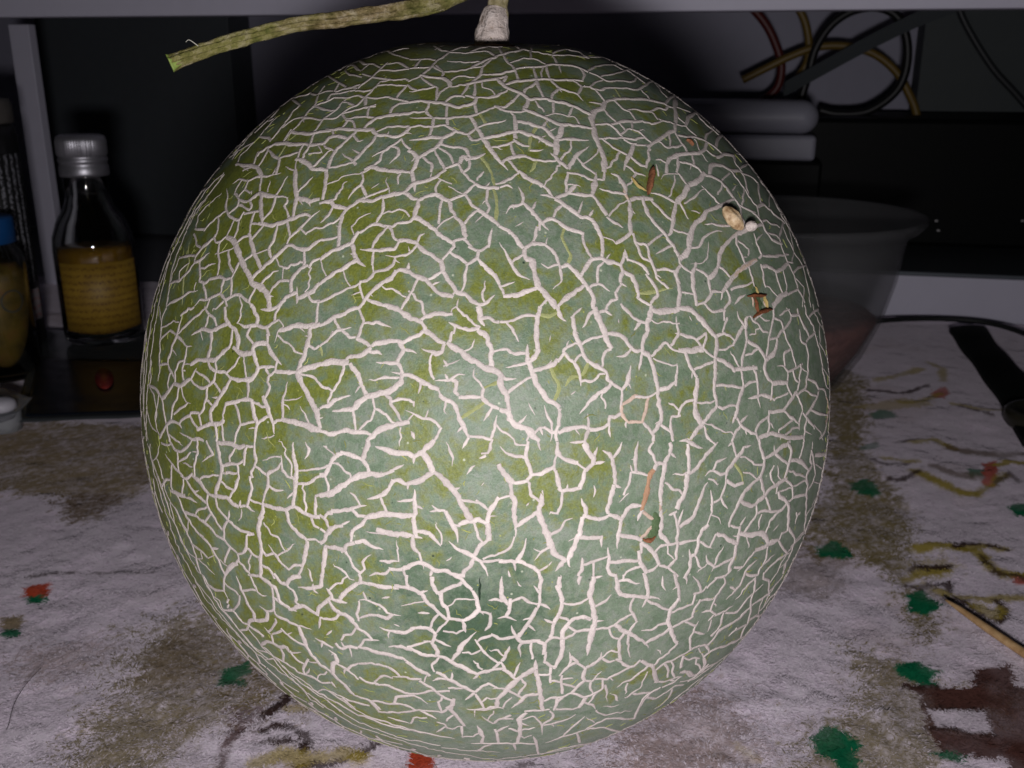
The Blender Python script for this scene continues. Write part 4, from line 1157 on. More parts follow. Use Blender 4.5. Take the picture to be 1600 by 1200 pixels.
def parse_net():
    out = []
    ox = oy = 0; sc = 1.75
    for ln in NET.strip().splitlines():
        ln = ln.strip()
        if not ln: continue
        if ln[0] == '@':
            q = ln[1:].split(); ox, oy = float(q[0]), float(q[1]); sc = float(q[2]) if len(q) > 2 else 1.75
            continue
        cl, rest = ln.split(':', 1)
        for seq in rest.split(';'):
            w = np.array(seq.split(), float).reshape(-1, 2) * sc + (ox, oy)
            if len(w) > 1: out.append([cl.strip(), w])
    return out


def sample_px(P, step=3.2):
    per = [max(1, int(round(np.linalg.norm(P[i + 1] - P[i]) / step))) for i in range(len(P) - 1)]
    S = crom(P, per)
    # keep the kinks of cracked cork: blend towards the straight segments
    L = np.vstack([P[i] + (P[i + 1] - P[i]) * np.linspace(0, 1, per[i], endpoint=False)[:, None] for i in range(len(P) - 1)] + [P[-1:]])
    return .62 * S + .38 * L


NETP = parse_net()
# join ends that stop just short of another rib
_smp = [sample_px(p) for c, p in NETP]
_all = np.vstack(_smp); _own = np.concatenate([np.full(len(s), i) for i, s in enumerate(_smp)])
_att = []
for i, (c, p) in enumerate(NETP):
    e = []
    for k, q in ((0, p[0]), (-1, p[-1])):
        dd = np.hypot(_all[:, 0] - q[0], _all[:, 1] - q[1]); dd[_own == i] = 1e9
        j = int(np.argmin(dd))
        near = dd[j] < 8.5
        if near and c not in 'k':
            NETP[i][1] = p = p.copy()
            p[k] = _all[j]
        e.append(near)
    _att.append(e)

SIDE = np.array([-1.0, -.82, -.12, .12, .82, 1.0])
HGT = np.array([-.35, .80, .92, .92, .80, -.35])
COLS = {                       # edge, crown colours across a rib
    'n': ((.30, .255, .235), (.60, .53, .495)),
    'b': ((.36, .25, .18), (.56, .43, .35)),
    'c': ((.27, .15, .08), (.40, .235, .145)),
    'y': ((.50, .47, .22), (.26, .29, .12)),
    'k': ((.05, .08, .05), (.012, .025, .014)),
    'f': ((.18, .21, .05), (.29, .30, .09)),
}


def ribs(lines):
    """lines: list of (points (n,3) unit directions, half width (n,), height (n,), colour key); returns verts, faces, colours"""
    VV, FF, CC = [], [], []
    base = 0
    for D, hw, hh, key, hue in lines:
        n = len(D)
        P = mel_pt(D); N = mel_normal(D)
        T = np.gradient(P, axis=0); T /= np.maximum(np.linalg.norm(T, axis=1), 1e-9)[:, None]
        B = np.cross(N, T); B /= np.maximum(np.linalg.norm(B, axis=1), 1e-9)[:, None]
        s = SIDE
        Q = P[:, None, :] + B[:, None, :] * (hw[:, :, None] if hw.ndim == 2 else hw[:, None, None] * s[None, :, None])
        Q = Q + N[:, None, :] * (hh[:, None] * HGT[None, :])[:, :, None]
        k = len(s)
        VV.append(Q.reshape(-1, 3))
        idx = base + np.arange(n * k).reshape(n, k)
        FF.append(np.stack([idx[:-1, :-1], idx[1:, :-1], idx[1:, 1:], idx[:-1, 1:]], -1).reshape(-1, 4))
        e, c = np.array(COLS[key][0]), np.array(COLS[key][1])
        w = np.array([0, .80, .88, .88, .80, 0])[None, :, None]
        cc = (e * (1 - w) + c * w) * hue[:, None, None]
        CC.append(np.broadcast_to(cc, (n, k, 3)).reshape(-1, 3))
        base += n * k
    return np.vstack(VV), np.vstack(FF), np.vstack(CC)


def half_widths(n, w, att, seed, taper_n):
    """left and right edges wander separately; free ends run out to a point"""
    x = np.arange(n)
    wob = 1 + .20 * hash_noise(np.stack([x * .23 + seed * 3.1, np.full(n, seed)], 1), 1) + .13 * hash_noise(np.stack([x * .71 + seed, np.full(n, seed)], 1), 2)
    tap = np.ones(n)
    for k, a in enumerate(att):
        dist = x if k == 0 else x[::-1]
        if a: tap = np.minimum(tap, .80 + .20 * np.clip(dist / 4, 0, 1))
        else: tap = np.minimum(tap, .12 + .88 * np.clip(dist / taper_n, 0, 1) ** .7)
    base = w * wob * tap * .5
    lw = base * (1 + .24 * hash_noise(np.stack([x * .55, np.full(n, seed + .3)], 1), 4) + .09 * rng.standard_normal(n))
    rw = base * (1 + .24 * hash_noise(np.stack([x * .55, np.full(n, seed + .7)], 1), 5) + .09 * rng.standard_normal(n))
    H = np.stack([-lw, -lw * .80, -lw * .10, rw * .10, rw * .80, rw], 1)
    return H, tap


# side twigs and late cracks: short thin ribs that leave the main ones, and others that cross the widest cells
_cells = {}
for q in _all: _cells.setdefault((int(q[0] // 12), int(q[1] // 12)), []).append(q)


def px_near(q, rmax=60):
    best, bq = 1e9, None
    a, b = int(q[0] // 12), int(q[1] // 12)
    for k in range(0, int(rmax // 12) + 2):
        if best < (k - 1) * 12: break
        for i in range(a - k, a + k + 1):
            for j in range(b - k, b + k + 1):
                if max(abs(i - a), abs(j - b)) != k: continue
                for r in _cells.get((i, j), ()):
                    d = math.hypot(r[0] - q[0], r[1] - q[1])
                    if d < best: best, bq = d, r
    return best, bq


def in_melon(q, k=.97):
    return ((q[0] - 763) / 538) ** 2 + ((q[1] - 622) / 566) ** 2 < k * k


def add_rib(cl, pts, att):
    pts = np.array(pts, float)
    NETP.append([cl, pts]); _att.append(att)
    for q in sample_px(pts, 5): _cells.setdefault((int(q[0] // 12), int(q[1] // 12)), []).append(q)


r2 = np.random.default_rng(5)
for i in range(len(NETP)):
    c, p = NETP[i]
    if c not in '234': continue
    S = _smp[i]
    for k in range(4, len(S) - 4):
        if r2.random() > .020: continue
        t = S[k + 1] - S[k - 1]; t /= max(1e-6, np.hypot(*t))
        a = r2.choice([-1, 1]) * r2.uniform(.6, 1.5)
        d = np.array([t[0] * math.cos(a) - t[1] * math.sin(a), t[0] * math.sin(a) + t[1] * math.cos(a)])
        L = r2.uniform(6, 17)
        e = S[k] + d * L
        if not in_melon(e, .93) or px_near(e)[0] < 5: continue
        add_rib('s', [S[k], S[k] + d * L * .5 + r2.normal(0, 1.2, 2), e], [True, False])
tries = 0
for tries in range(9000):
    q = np.array([r2.uniform(230, 1300), r2.uniform(60, 1185)])
    if not in_melon(q, .95): continue
    b0, n0 = px_near(q)
    rim = math.hypot((q[0] - 763) / 538, (q[1] - 622) / 566)
    lim = 17.5 - 9.5 * max(0, rim - .45) / .5
    if n0 is None or b0 < lim: continue
    d = (q - n0) / max(1e-6, b0)
    a = r2.normal(0, .5); d = np.array([d[0] * math.cos(a) - d[1] * math.sin(a), d[0] * math.sin(a) + d[1] * math.cos(a)])
    start = n0 if r2.random() < .70 else q - d * r2.uniform(3, 8)
    pts = [start, (start + q) / 2 + r2.normal(0, 1.5, 2), q]; cur = q.copy(); hit = False
    for st in range(12):
        cur = cur + d * 7 + r2.normal(0, 2.0, 2)
        pts.append(cur.copy())
        if px_near(cur)[0] < 5: hit = True; break
        if r2.random() < .05: break
    add_rib(r2.choice(['s', 'u', 'u']), pts, [start is n0, hit])

lines = []
front = []
for i, (c, p) in enumerate(NETP):
    S = sample_px(p)
    n = len(S)
    if n < 3:
        S = np.vstack([p[0], (p[0] + p[1]) / 2, p[1]]); n = 3
    x = np.arange(n)
    j = 1.1 if c != 'y' else .5
    S = S + j * np.stack([hash_noise(np.stack([x * .45, np.full(n, i * 1.7)], 1), 21), hash_noise(np.stack([x * .45, np.full(n, i * 2.3)], 1), 22)], 1)
    D, t = mel_hit(S[:, 0], S[:, 1])
    front.append(D)
    w = WPX[c] * t / FPX * .985
    H, tap = half_widths(n, 1.0, _att[i], i * .37, min(9, n * .45))
    H = H * w[:, None]
    hh = (.00007 + .055 * w) * (.35 + .65 * tap) * (1 + .12 * rng.standard_normal())
    key = c if c in 'bcyk' else 'n'
    if key == 'k': hh = np.full(n, .00004)
    if key == 'y': hh = hh * .55
    hue = (1 + .05 * rng.standard_normal()) * (1 + .06 * hash_noise(np.stack([x * .2, np.full(n, i * .9)], 1), 31))
    if c == '1': hue = hue * .95
    lines.append((D, H, hh, key, hue))
FRONT = np.vstack(front)

# rest of the fruit: same kind of net grown from jittered cells
bm = bmesh.new(); bmesh.ops.create_icosphere(bm, subdivisions=5, radius=1.0)
bm.verts.ensure_lookup_table()
vj = np.array([v.co[:] for v in bm.verts]); vj += rng.normal(0, .0105, vj.shape); vj /= np.linalg.norm(vj, axis=1)[:, None]
fc = np.array([vj[[v.index for v in f.verts]].mean(0) for f in bm.faces]); fc += rng.normal(0, .006, fc.shape); fc /= np.linalg.norm(fc, axis=1)[:, None]
bm.faces.index_update()
pairs = [(e.link_faces[0].index, e.link_faces[1].index) for e in bm.edges]
bm.free()
# coarse look-up of what the traced ribs already cover
cell = 0.055
_key = lambda D: set(map(tuple, np.floor(D / cell).astype(int).tolist()))
occ = {}
for d in FRONT: occ.setdefault(tuple(np.floor(d / cell).astype(int).tolist()), []).append(d)
occ = {k: np.array(v) for k, v in occ.items()}


def covered(d, lim):
    k = np.floor(d / cell).astype(int)
    for a in (-1, 0, 1):
        for b in (-1, 0, 1):
            for c in (-1, 0, 1):
                q = occ.get((k[0] + a, k[1] + b, k[2] + c))
                if q is not None and ((q - d) ** 2).sum(1).min() < lim * lim: return True
    return False


fcov = [covered(d, .052) for d in fc]
grown = 0
for a, b in pairs:
    if (fcov[a] and fcov[b]) or rng.random() < .10: continue
    A, Bq = fc[a], fc[b]
    m = (A + Bq) / 2 + rng.normal(0, .005, 3)
    D = crom(np.array([A, m, Bq]), 4); D /= np.linalg.norm(D, axis=1)[:, None]
    n = len(D)
    w = rng.choice([.00055, .0007, .0009, .00115]) * 1.0
    H, tap = half_widths(n, w, (True, rng.random() > .12), grown * .53, 5)
    hh = (.00007 + .055 * w) * (.35 + .65 * tap)
    lines.append((D, H, hh, 'n', np.full(n, 1 + .06 * rng.standard_normal())))
    grown += 1
vv, ff, cc = ribs(lines)
net = mesh_np("netting", vv - np.array([0, 0, 0]), ff, M_NET, melon, True, cc)

# young hair cracks: short yellow-green scratches between the ribs
fl = []
N0 = 4600
D0 = rng.normal(size=(N0, 3)); D0 /= np.linalg.norm(D0, axis=1)[:, None]
dens = fbm(D0 * 5.0, 3, 41) + .25 * -D0[:, 0]
for i in range(N0):
    if dens[i] < rng.normal(.02, .25): continue
    t = np.cross(D0[i], rng.normal(size=3)); t /= np.linalg.norm(t)
    s = np.cross(D0[i], t)
    L = rng.uniform(.006, .030) * (1 if rng.random() < .8 else 1.6); n = 5
    x = np.linspace(-.5, .5, n)
    D = D0[i] + L * x[:, None] * t + L * rng.normal(0, .35) * (x ** 2)[:, None] * s + L * rng.normal(0, .05, (n, 1)) * s
    D /= np.linalg.norm(D, axis=1)[:, None]
    w = rng.uniform(.00010, .00026)
    prof = np.array([.15, .8, 1, .8, .15]) * w * .5
    H = np.stack([-prof, -prof * .8, -prof * .1, prof * .1, prof * .8, prof], 1)
    fl.append((D, H, np.full(n, .00009), 'f', np.full(n, rng.uniform(.6, 1.25))))
vv, ff, cc = ribs(fl)
M_FLECK = mat_tint("young_crack", .7, .3, .2, 3000, .1)
hc = mesh_np("hair_crack", vv, ff, M_FLECK, melon, True, cc)
hc['kind'] = 'stuff'

# ---- healed scars: raised brown corky strokes with a dark green rim
M_SCAR = mat_tint("scar_cork", .75, .3, .45, 2200, .8)


def scar(strokes, rim=None):
    L = []
    for (pts, w, hue, h) in strokes:
        P = np.array(pts, float); S = sample_px(P, 2.2); n = len(S)
        S = S + .8 * np.stack([hash_noise(np.stack([np.arange(n) * .6, np.full(n, w)], 1), 61), hash_noise(np.stack([np.arange(n) * .6, np.full(n, w)], 1), 62)], 1)
        D, t = mel_hit(S[:, 0], S[:, 1])
        H, tap = half_widths(n, 1.0, (False, False), w * 1.3 + pts[0][0], 5)
        L.append((D, H * (w * t / FPX)[:, None], np.full(n, h) * (.4 + .6 * tap), hue, np.ones(n)))
    v_, f_, c_ = ribs(L)
    return mesh_np("scar", v_, f_, M_SCAR, melon, True, c_)


COLS['r'] = ((.10, .045, .02), (.26, .10, .045))
COLS['g'] = ((.105, .155, .085), (.075, .120, .050))
COLS['o'] = ((.30, .22, .06), (.42, .31, .12))
COLS['d'] = ((.10, .035, .012), (.17, .055, .02))
scar([([(984, 282), (996, 290), (1006, 302), (1016, 308)], 15, 'g', .00012), ([(986, 276), (992, 287), (1001, 295), (1009, 299)], 4, 'o', .0006),
      ([(1018, 262), (1016, 278), (1013, 294), (1012, 306)], 8, 'r', .0016)])
scar([([(1181, 446), (1180, 458), (1185, 474), (1189, 486)], 22, 'g', .00012), ([(1166, 463), (1176, 462), (1188, 463), (1196, 461)], 5, 'd', .0009),
      ([(1178, 464), (1181, 478), (1183, 490)], 4, 'd', .0007), ([(1192, 462), (1196, 474), (1198, 484)], 3.4, 'o', .0007),
      ([(1176, 497), (1186, 489), (1196, 485), (1205, 484)], 6, 'd', .0010), ([(1179, 448), (1182, 456), (1184, 462)], 3.4, 'o', .0006)])
scar([([(1022, 800), (1026, 818), (1022, 832), (1012, 840)], 18, 'g', .00012), ([(1023, 838), (1018, 842), (1008, 844), (1004, 840)], 7, 'r', .0008)])
scar([([(1068, 268), (1078, 222)], 0.1, 'g', .0001), ([(1072, 219), (1078, 223), (1083, 228)], 9, 'r', .0009)])

# ---- stem: pale corky collar, stalk and the dry vine stub it hangs from
PT = mel_pt(POLE[None])[0]
M_STEM = NT("stalk_skin"); _n = M_STEM.noise(700, 5, .6)
M_STEM.base(M_STEM.ramp(_n, [(.3, (.15, .13, .055)), (.5, (.27, .23, .12)), (.7, (.42, .36, .26))]))
M_STEM.set(roughness=.8, Specular=.2); M_STEM.bump(_n, .5, .0008)
M_COLLAR = NT("stem_cork"); _n = M_COLLAR.noise(520, 6, .65)
M_COLLAR.base(M_COLLAR.ramp(_n, [(.25, (.30, .20, .14)), (.42, (.58, .49, .44)), (.75, (.70, .62, .58))]))
M_COLLAR.set(roughness=.9, Specular=.15); M_COLLAR.bump(_n, 1.0, .0015)

sb = EYE + ray(np.float64(776), np.float64(52)) * ((PT - EYE) @ FWD)          # foot of the stalk
dep = (PT - EYE) @ FWD


def P_at(u, v, k=0.0):
    return EYE + ray(np.float64(u), np.float64(v)) * (dep + k)


stem = tube("stem", [PT + (0, 0, -.003), PT + (0.0, 0, .002), P_at(777, 30), P_at(777, 14), P_at(779, 0), P_at(784, -16), P_at(792, -34), P_at(800, -48)],
            [.0026, .0025, .0023, .0021, .0021, .0021, .0022, .0026], M_STEM.m, melon, seg=24, per=8,
            shape=lambda a: 1 + .10 * math.cos(5 * a))
# collar: lumpy ring at the foot
bm = bmesh.new()
bmesh.ops.create_uvsphere(bm, u_segments=48, v_segments=26, radius=1)
ax0 = PT + (0, 0, -.001); ax1 = P_at(775, 12)
up = (ax1 - ax0); Lc = np.linalg.norm(up); up /= Lc
e1 = np.cross(up, [0, 1, 0]); e1 /= np.linalg.norm(e1); e2 = np.cross(up, e1)
co = np.array([v.co[:] for v in bm.verts])
nz = fbm(co * 2.6 + 3, 3, 77)
for v, q, k in zip(bm.verts, co, nz):
    h = (q[2] + 1) / 2
    rr = np.interp(h, [0, .12, .45, .8, 1], [.0044, .0039, .0036, .0030, .0023]) * (1 + .20 * k)
    xy = q[:2] / max(1e-6, np.linalg.norm(q[:2])) * min(1, np.linalg.norm(q[:2]) * 3)
    v.co = V(ax0 + up * Lc * h + (e1 * xy[0] + e2 * xy[1]) * rr) 
collar = mesh_bm("collar", bm, M_COLLAR.m, stem)

_ra = np.linspace(0, 2 * np.pi, 40)
_rr = .0042 * (1 + .10 * np.sin(3 * _ra + 1) + .06 * np.sin(7 * _ra))
tube("scar_ring", np.stack([PT[0] + _rr * np.cos(_ra), PT[1] + _rr * np.sin(_ra), np.full(40, PT[2] + .0006)], 1), .0009,
     plain("brown_cork", (.20, .105, .05), .85, 0, .4, 700), stem, seg=10, cap=False, raw=True)
M_VINE = NT("vine_skin"); _o = M_VINE.obj(); _n = M_VINE.noise(420, 6, .65); _n2 = M_VINE.noise(60, 3, .5)
_c = M_VINE.mix(M_VINE.ramp(_n2, [(.40, 0.0), (.62, 1.0)]), M_VINE.ramp(_n, [(.33, (.085, .095, .018)), (.5, (.20, .185, .055)), (.70, (.36, .32, .18))]),
                M_VINE.ramp(_n, [(.36, (.11, .065, .03)), (.5, (.28, .20, .115)), (.66, (.50, .41, .31))]))
M_VINE.base(_c); M_VINE.set(roughness=.75, Specular=.25); M_VINE.bump(_n, 1.0, .0016)
vpts = [P_at(835, -62, .004), P_at(800, -48), P_at(752, -26, -.002), P_at(690, 2, -.004), P_at(640, 14, -.006), P_at(585, 22, -.008), P_at(520, 31, -.010),
        P_at(455, 40, -.011), P_at(400, 55, -.012), P_at(345, 71, -.013), P_at(300, 86, -.014), P_at(267, 99, -.015)]
vine = tube("vine", vpts, [.0023, .0023, .0022, .0022, .0021, .0018, .0017, .00155, .0015, .0016, .0016, .0017], M_VINE.m, melon, seg=40, per=9, cap=False,
            shape=lambda a: 1 - .30 * abs(math.sin(2.5 * a)) ** 3 + .05 * math.cos(11 * a + 1) + .10 * math.cos(2 * a), twist=1.3)
_me = vine.data; _co = np.empty(len(_me.vertices) * 3, np.float32); _me.vertices.foreach_get('co', _co); _co = _co.reshape(-1, 3)
_co += (np.stack([fbm(_co * 420.0 + k * 7, 3, 300 + k) for k in range(3)], 1) * .00028).astype(np.float32); _me.vertices.foreach_set('co', _co.ravel())
# cut end: thin pith wall, hollow inside
M_PITH = plain("vine_pith", (.22, .30, .06), .6, 0, .35, 900)
e0 = np.array(vpts[-1]); ed = np.array(vpts[-1]) - np.array(vpts[-2]); ed /= np.linalg.norm(ed)
pith = tube("cut_end", [e0 - ed * .0035, e0 - ed * .0012, e0 + ed * .0002], [.0009, .0012, .00175], M_PITH, vine, seg=30, per=5,
            shape=lambda a: 1 + .16 * math.cos(5 * a + 1.3))
M_HAIR = plain("vine_fibre", (.55, .53, .45), .8)
for k, (dx, dy) in enumerate(((-20, -10),)):
    f = tube("fibre", [P_at(310 - k * 12, 72 + k * 5, -.015), P_at(304 - k * 12 + dx * .4, 66 + dy * .35 + k * 8, -.016), P_at(302 - k * 10 + dx * .6, 70 + dy * .42 + k * 8, -.016)],
             [.00009, .00007, .00004], M_HAIR, vine, seg=6, per=6)

# ---- dried seed and crumb stuck to the rind
M_SEED = NT("seed_coat"); _n = M_SEED.noise(500, 5, .6)
M_SEED.base(M_SEED.ramp(_n, [(.36, (.22, .13, .06)), (.5, (.46, .33, .19)), (.68, (.60, .48, .33))])); M_SEED.set(roughness=.6); M_SEED.bump(_n, .5, .001)


def pip(name, u, v, lw, ln, ang, hgt, mat, label, cat):
    D, t = mel_hit([u], [v]); c = mel_pt(D)[0]; nrm = mel_normal(D)[0]
    s = t[0] / FPX
    tx = np.cross([0, 0, 1.0], nrm); tx /= np.linalg.norm(tx); ty = np.cross(nrm, tx)
    ca, sa = math.cos(ang), math.sin(ang)
    a = tx * sa + ty * ca; b = np.cross(nrm, a)
    bm = bmesh.new(); bmesh.ops.create_uvsphere(bm, u_segments=28, v_segments=16, radius=1)
    q = np.array([v_.co[:] for v_ in bm.verts]); nz = fbm(q * 2.2 + u, 3, 5)
    for v_, k, z in zip(bm.verts, q, nz):
        sh = 1 - .22 * k[0] * (k[0] > 0)
        p = a * k[0] * ln * s / 2 + b * k[1] * lw * s / 2 * sh * (1 + .15 * z) + nrm * (k[2] * hgt * (1 + .2 * z) + hgt * .55)
        v_.co = V(p)
    o = mesh_bm(name, bm, mat)
    o.location = V(c + nrm * .0005)
    return tag(o, label, cat)


pip("dried_seed", 1138, 346, 26, 46, R(-205), .0013, M_SEED.m, "dried pale oval seed stuck on the upper right of the melon rind", "seed")
pip("crumb", 1166, 358, 15, 20, R(-240), .0012, M_COLLAR.m, "tiny pale pinkish crumb stuck beside the dried seed on the melon", "crumb")

# ------------------------------------------------------------------ mat
def poly(*pts):
    a = np.array(pts, float).reshape(-1, 2)
    return on_ground(a[:, 0], a[:, 1])[:, :2]


def inside(P, Q):
    x, y = P[:, 0], P[:, 1]; r = np.zeros(len(P), bool)
    lo, hi = Q.min(0), Q.max(0)
    m = (x > lo[0]) & (x < hi[0]) & (y > lo[1]) & (y < hi[1])
    xi, yi = x[m], y[m]; c = np.zeros(len(xi), bool)
    j = len(Q) - 1
    for i in range(len(Q)):
        if Q[i, 1] != Q[j, 1]:
            c ^= ((Q[i, 1] > yi) != (Q[j, 1] > yi)) & (xi < (Q[j, 0] - Q[i, 0]) * (yi - Q[i, 1]) / (Q[j, 1] - Q[i, 1]) + Q[i, 0])
        j = i
    r[m] = c
    return r


def seg_dist(P, Q):
    out = np.full(len(P), 1e9)
    lo, hi = Q.min(0) - .03, Q.max(0) + .03
    m = (P[:, 0] > lo[0]) & (P[:, 0] < hi[0]) & (P[:, 1] > lo[1]) & (P[:, 1] < hi[1])
    p = P[m]; d = np.full(len(p), 1e9)
    for a, b in zip(Q[:-1], Q[1:]):
        ab = b - a; t = np.clip(((p - a) @ ab) / (ab @ ab), 0, 1)
        d = np.minimum(d, np.linalg.norm(p - a - t[:, None] * ab, axis=1))
    out[m] = d
    return out


WHITE = (.79, .71, .79); TAN = (.250, .185, .080); BROWN = (.150, .098, .058); OLIVE = (.215, .170, .062); MAROON = (.10, .042, .034); GREEN = (.005, .14, .06)
ORANGE = (.48, .07, .03); YELLOW = (.40, .31, .05); LINE = (.05, .026, .022); DUSK = (.30, .20, .165)
PATCH = [  # colour, softness (m), strength, polygon in photograph pixels laid on the mat
    (DUSK, .010, .75, poly(980, 1120, 1090, 1090, 1200, 1130, 1180, 1230, 960, 1230)),
    (DUSK, .008, .75, poly(350, 1000, 440, 1010, 470, 1090, 400, 1110, 350, 1080)),
    (DUSK, .006, .6, poly(20, 1015, 150, 1000, 180, 1030, 60, 1060, 20, 1050)),
    (TAN, .003, .90, poly(-60, 655, 240, 660, 260, 740, 170, 790, 150, 812, 90, 805, 95, 775, -60, 762)),
    (BROWN, .003, .8, poly(85, 785, 130, 765, 190, 770, 165, 800, 100, 812)),
    (OLIVE, .008, .85, poly(235, 968, 330, 950, 425, 1010, 480, 1090, 350, 1110, 300, 1140, 250, 1230, 95, 1230, 165, 1120, 190, 1030)),
    (BROWN, .006, .45, poly(245, 1000, 320, 980, 330, 1050, 260, 1080, 215, 1060)),
    (OLIVE, .004, .95, poly(1280, 530, 1350, 590, 1362, 640, 1352, 700, 1400, 760, 1425, 800, 1432, 870, 1470, 940, 1478, 985, 1440, 1000, 1420, 930, 1390, 890, 1330, 860, 1270, 870, 1245, 800, 1300, 760, 1290, 680)),
    (BROWN, .004, .55, poly(1230, 860, 1290, 850, 1330, 870, 1300, 930, 1220, 920)),
    (OLIVE, .005, .85, poly(1340, 1005, 1420, 1010, 1440, 1060, 1600, 1075, 1600, 1110, 1450, 1150, 1560, 1230, 1235, 1230, 1270, 1140, 1345, 1095)),
    (MAROON, .0012, 1.0, poly(1405, 1064, 1522, 1070, 1520, 1040, 1580, 1038, 1590, 1070, 1700, 1070, 1700, 1230, 1580, 1230, 1570, 1185, 1470, 1172, 1448, 1138, 1440, 1085)),
    (WHITE, .0007, 1.0, poly(1448, 1104, 1542, 1107, 1552, 1142, 1466, 1134)),
    (WHITE, .0012, 1.0, poly(1466, 1186, 1572, 1180, 1600, 1230, 1490, 1230)),
    (MAROON, .003, .8, poly(360, 1112, 405, 1100, 425, 1118, 388, 1136, 366, 1140)),
    (GREEN, .0008, 1, poly(332, 1068, 346, 1038, 366, 1034, 392, 1026, 388, 1044, 372, 1052, 382, 1062, 378, 1072, 362, 1066)),
    (ORANGE, .0008, 1, poly(37, 916, 50, 912, 78, 910, 78, 926, 37, 926)),
    (GREEN, .0008, 1, poly(40, 926, 80, 924, 72, 934, 42, 936)),
    (TAN, .0008, .9, poly(2, 960, 34, 955, 36, 974, 2, 976)),
    (GREEN, .0008, 1, poly(2, 975, 34, 975, 36, 990, 20, 996, 4, 988)),
    (GREEN, .0012, .8, poly(1362, 640, 1378, 634, 1398, 638, 1400, 648, 1366, 650)),
    (GREEN, .0012, .55, poly(1343, 692, 1372, 688, 1374, 700, 1346, 702)),
    (GREEN, .0012, 1, poly(1326, 750, 1345, 744, 1365, 750, 1376, 770, 1345, 768, 1330, 762)),
    (GREEN, .0012, 1, poly(1278, 852, 1298, 842, 1318, 850, 1332, 866, 1310, 870, 1282, 864)),
    (GREEN, .0009, 1, poly(1414, 922, 1440, 914, 1458, 926, 1474, 940, 1448, 954, 1422, 944)),
    (GREEN, .0008, 1, poly(1398, 1034, 1418, 1030, 1440, 1028, 1452, 1040, 1470, 1048, 1462, 1058, 1472, 1068, 1436, 1062, 1404, 1052)),
    (GREEN, .0008, 1, poly(1268, 1140, 1292, 1126, 1312, 1132, 1330, 1140, 1346, 1158, 1330, 1166, 1344, 1180, 1340, 1204, 1318, 1196, 1306, 1178, 1274, 1166)),
    (GREEN, .0008, 1, poly(1450, 1170, 1475, 1168, 1508, 1178, 1500, 1188, 1470, 1182)),
    (GREEN, .0012, 1, poly(1574, 788, 1590, 780, 1625, 782, 1625, 800, 1588, 800)),
    (GREEN, .001, .8, poly(1512, 734, 1536, 730, 1538, 742, 1516, 744)),
    (ORANGE, .0012, .8, poly(1458, 604, 1474, 600, 1484, 608, 1478, 620, 1460, 618)),
    (ORANGE, .001, .9, poly(1536, 718, 1558, 714, 1560, 735, 1552, 756, 1536, 752)),
    (ORANGE, .001, .9, poly(1584, 896, 1620, 890, 1620, 908, 1588, 908)),
    (ORANGE, .0006, 1, poly(634, 1172, 676, 1174, 680, 1230, 640, 1230)),
    (YELLOW, .003, .6, poly(1420, 880, 1480, 864, 1500, 882, 1440, 905)),
    (YELLOW, .002, .5, poly(1330, 630, 1450, 615, 1455, 632, 1395, 636)),
]
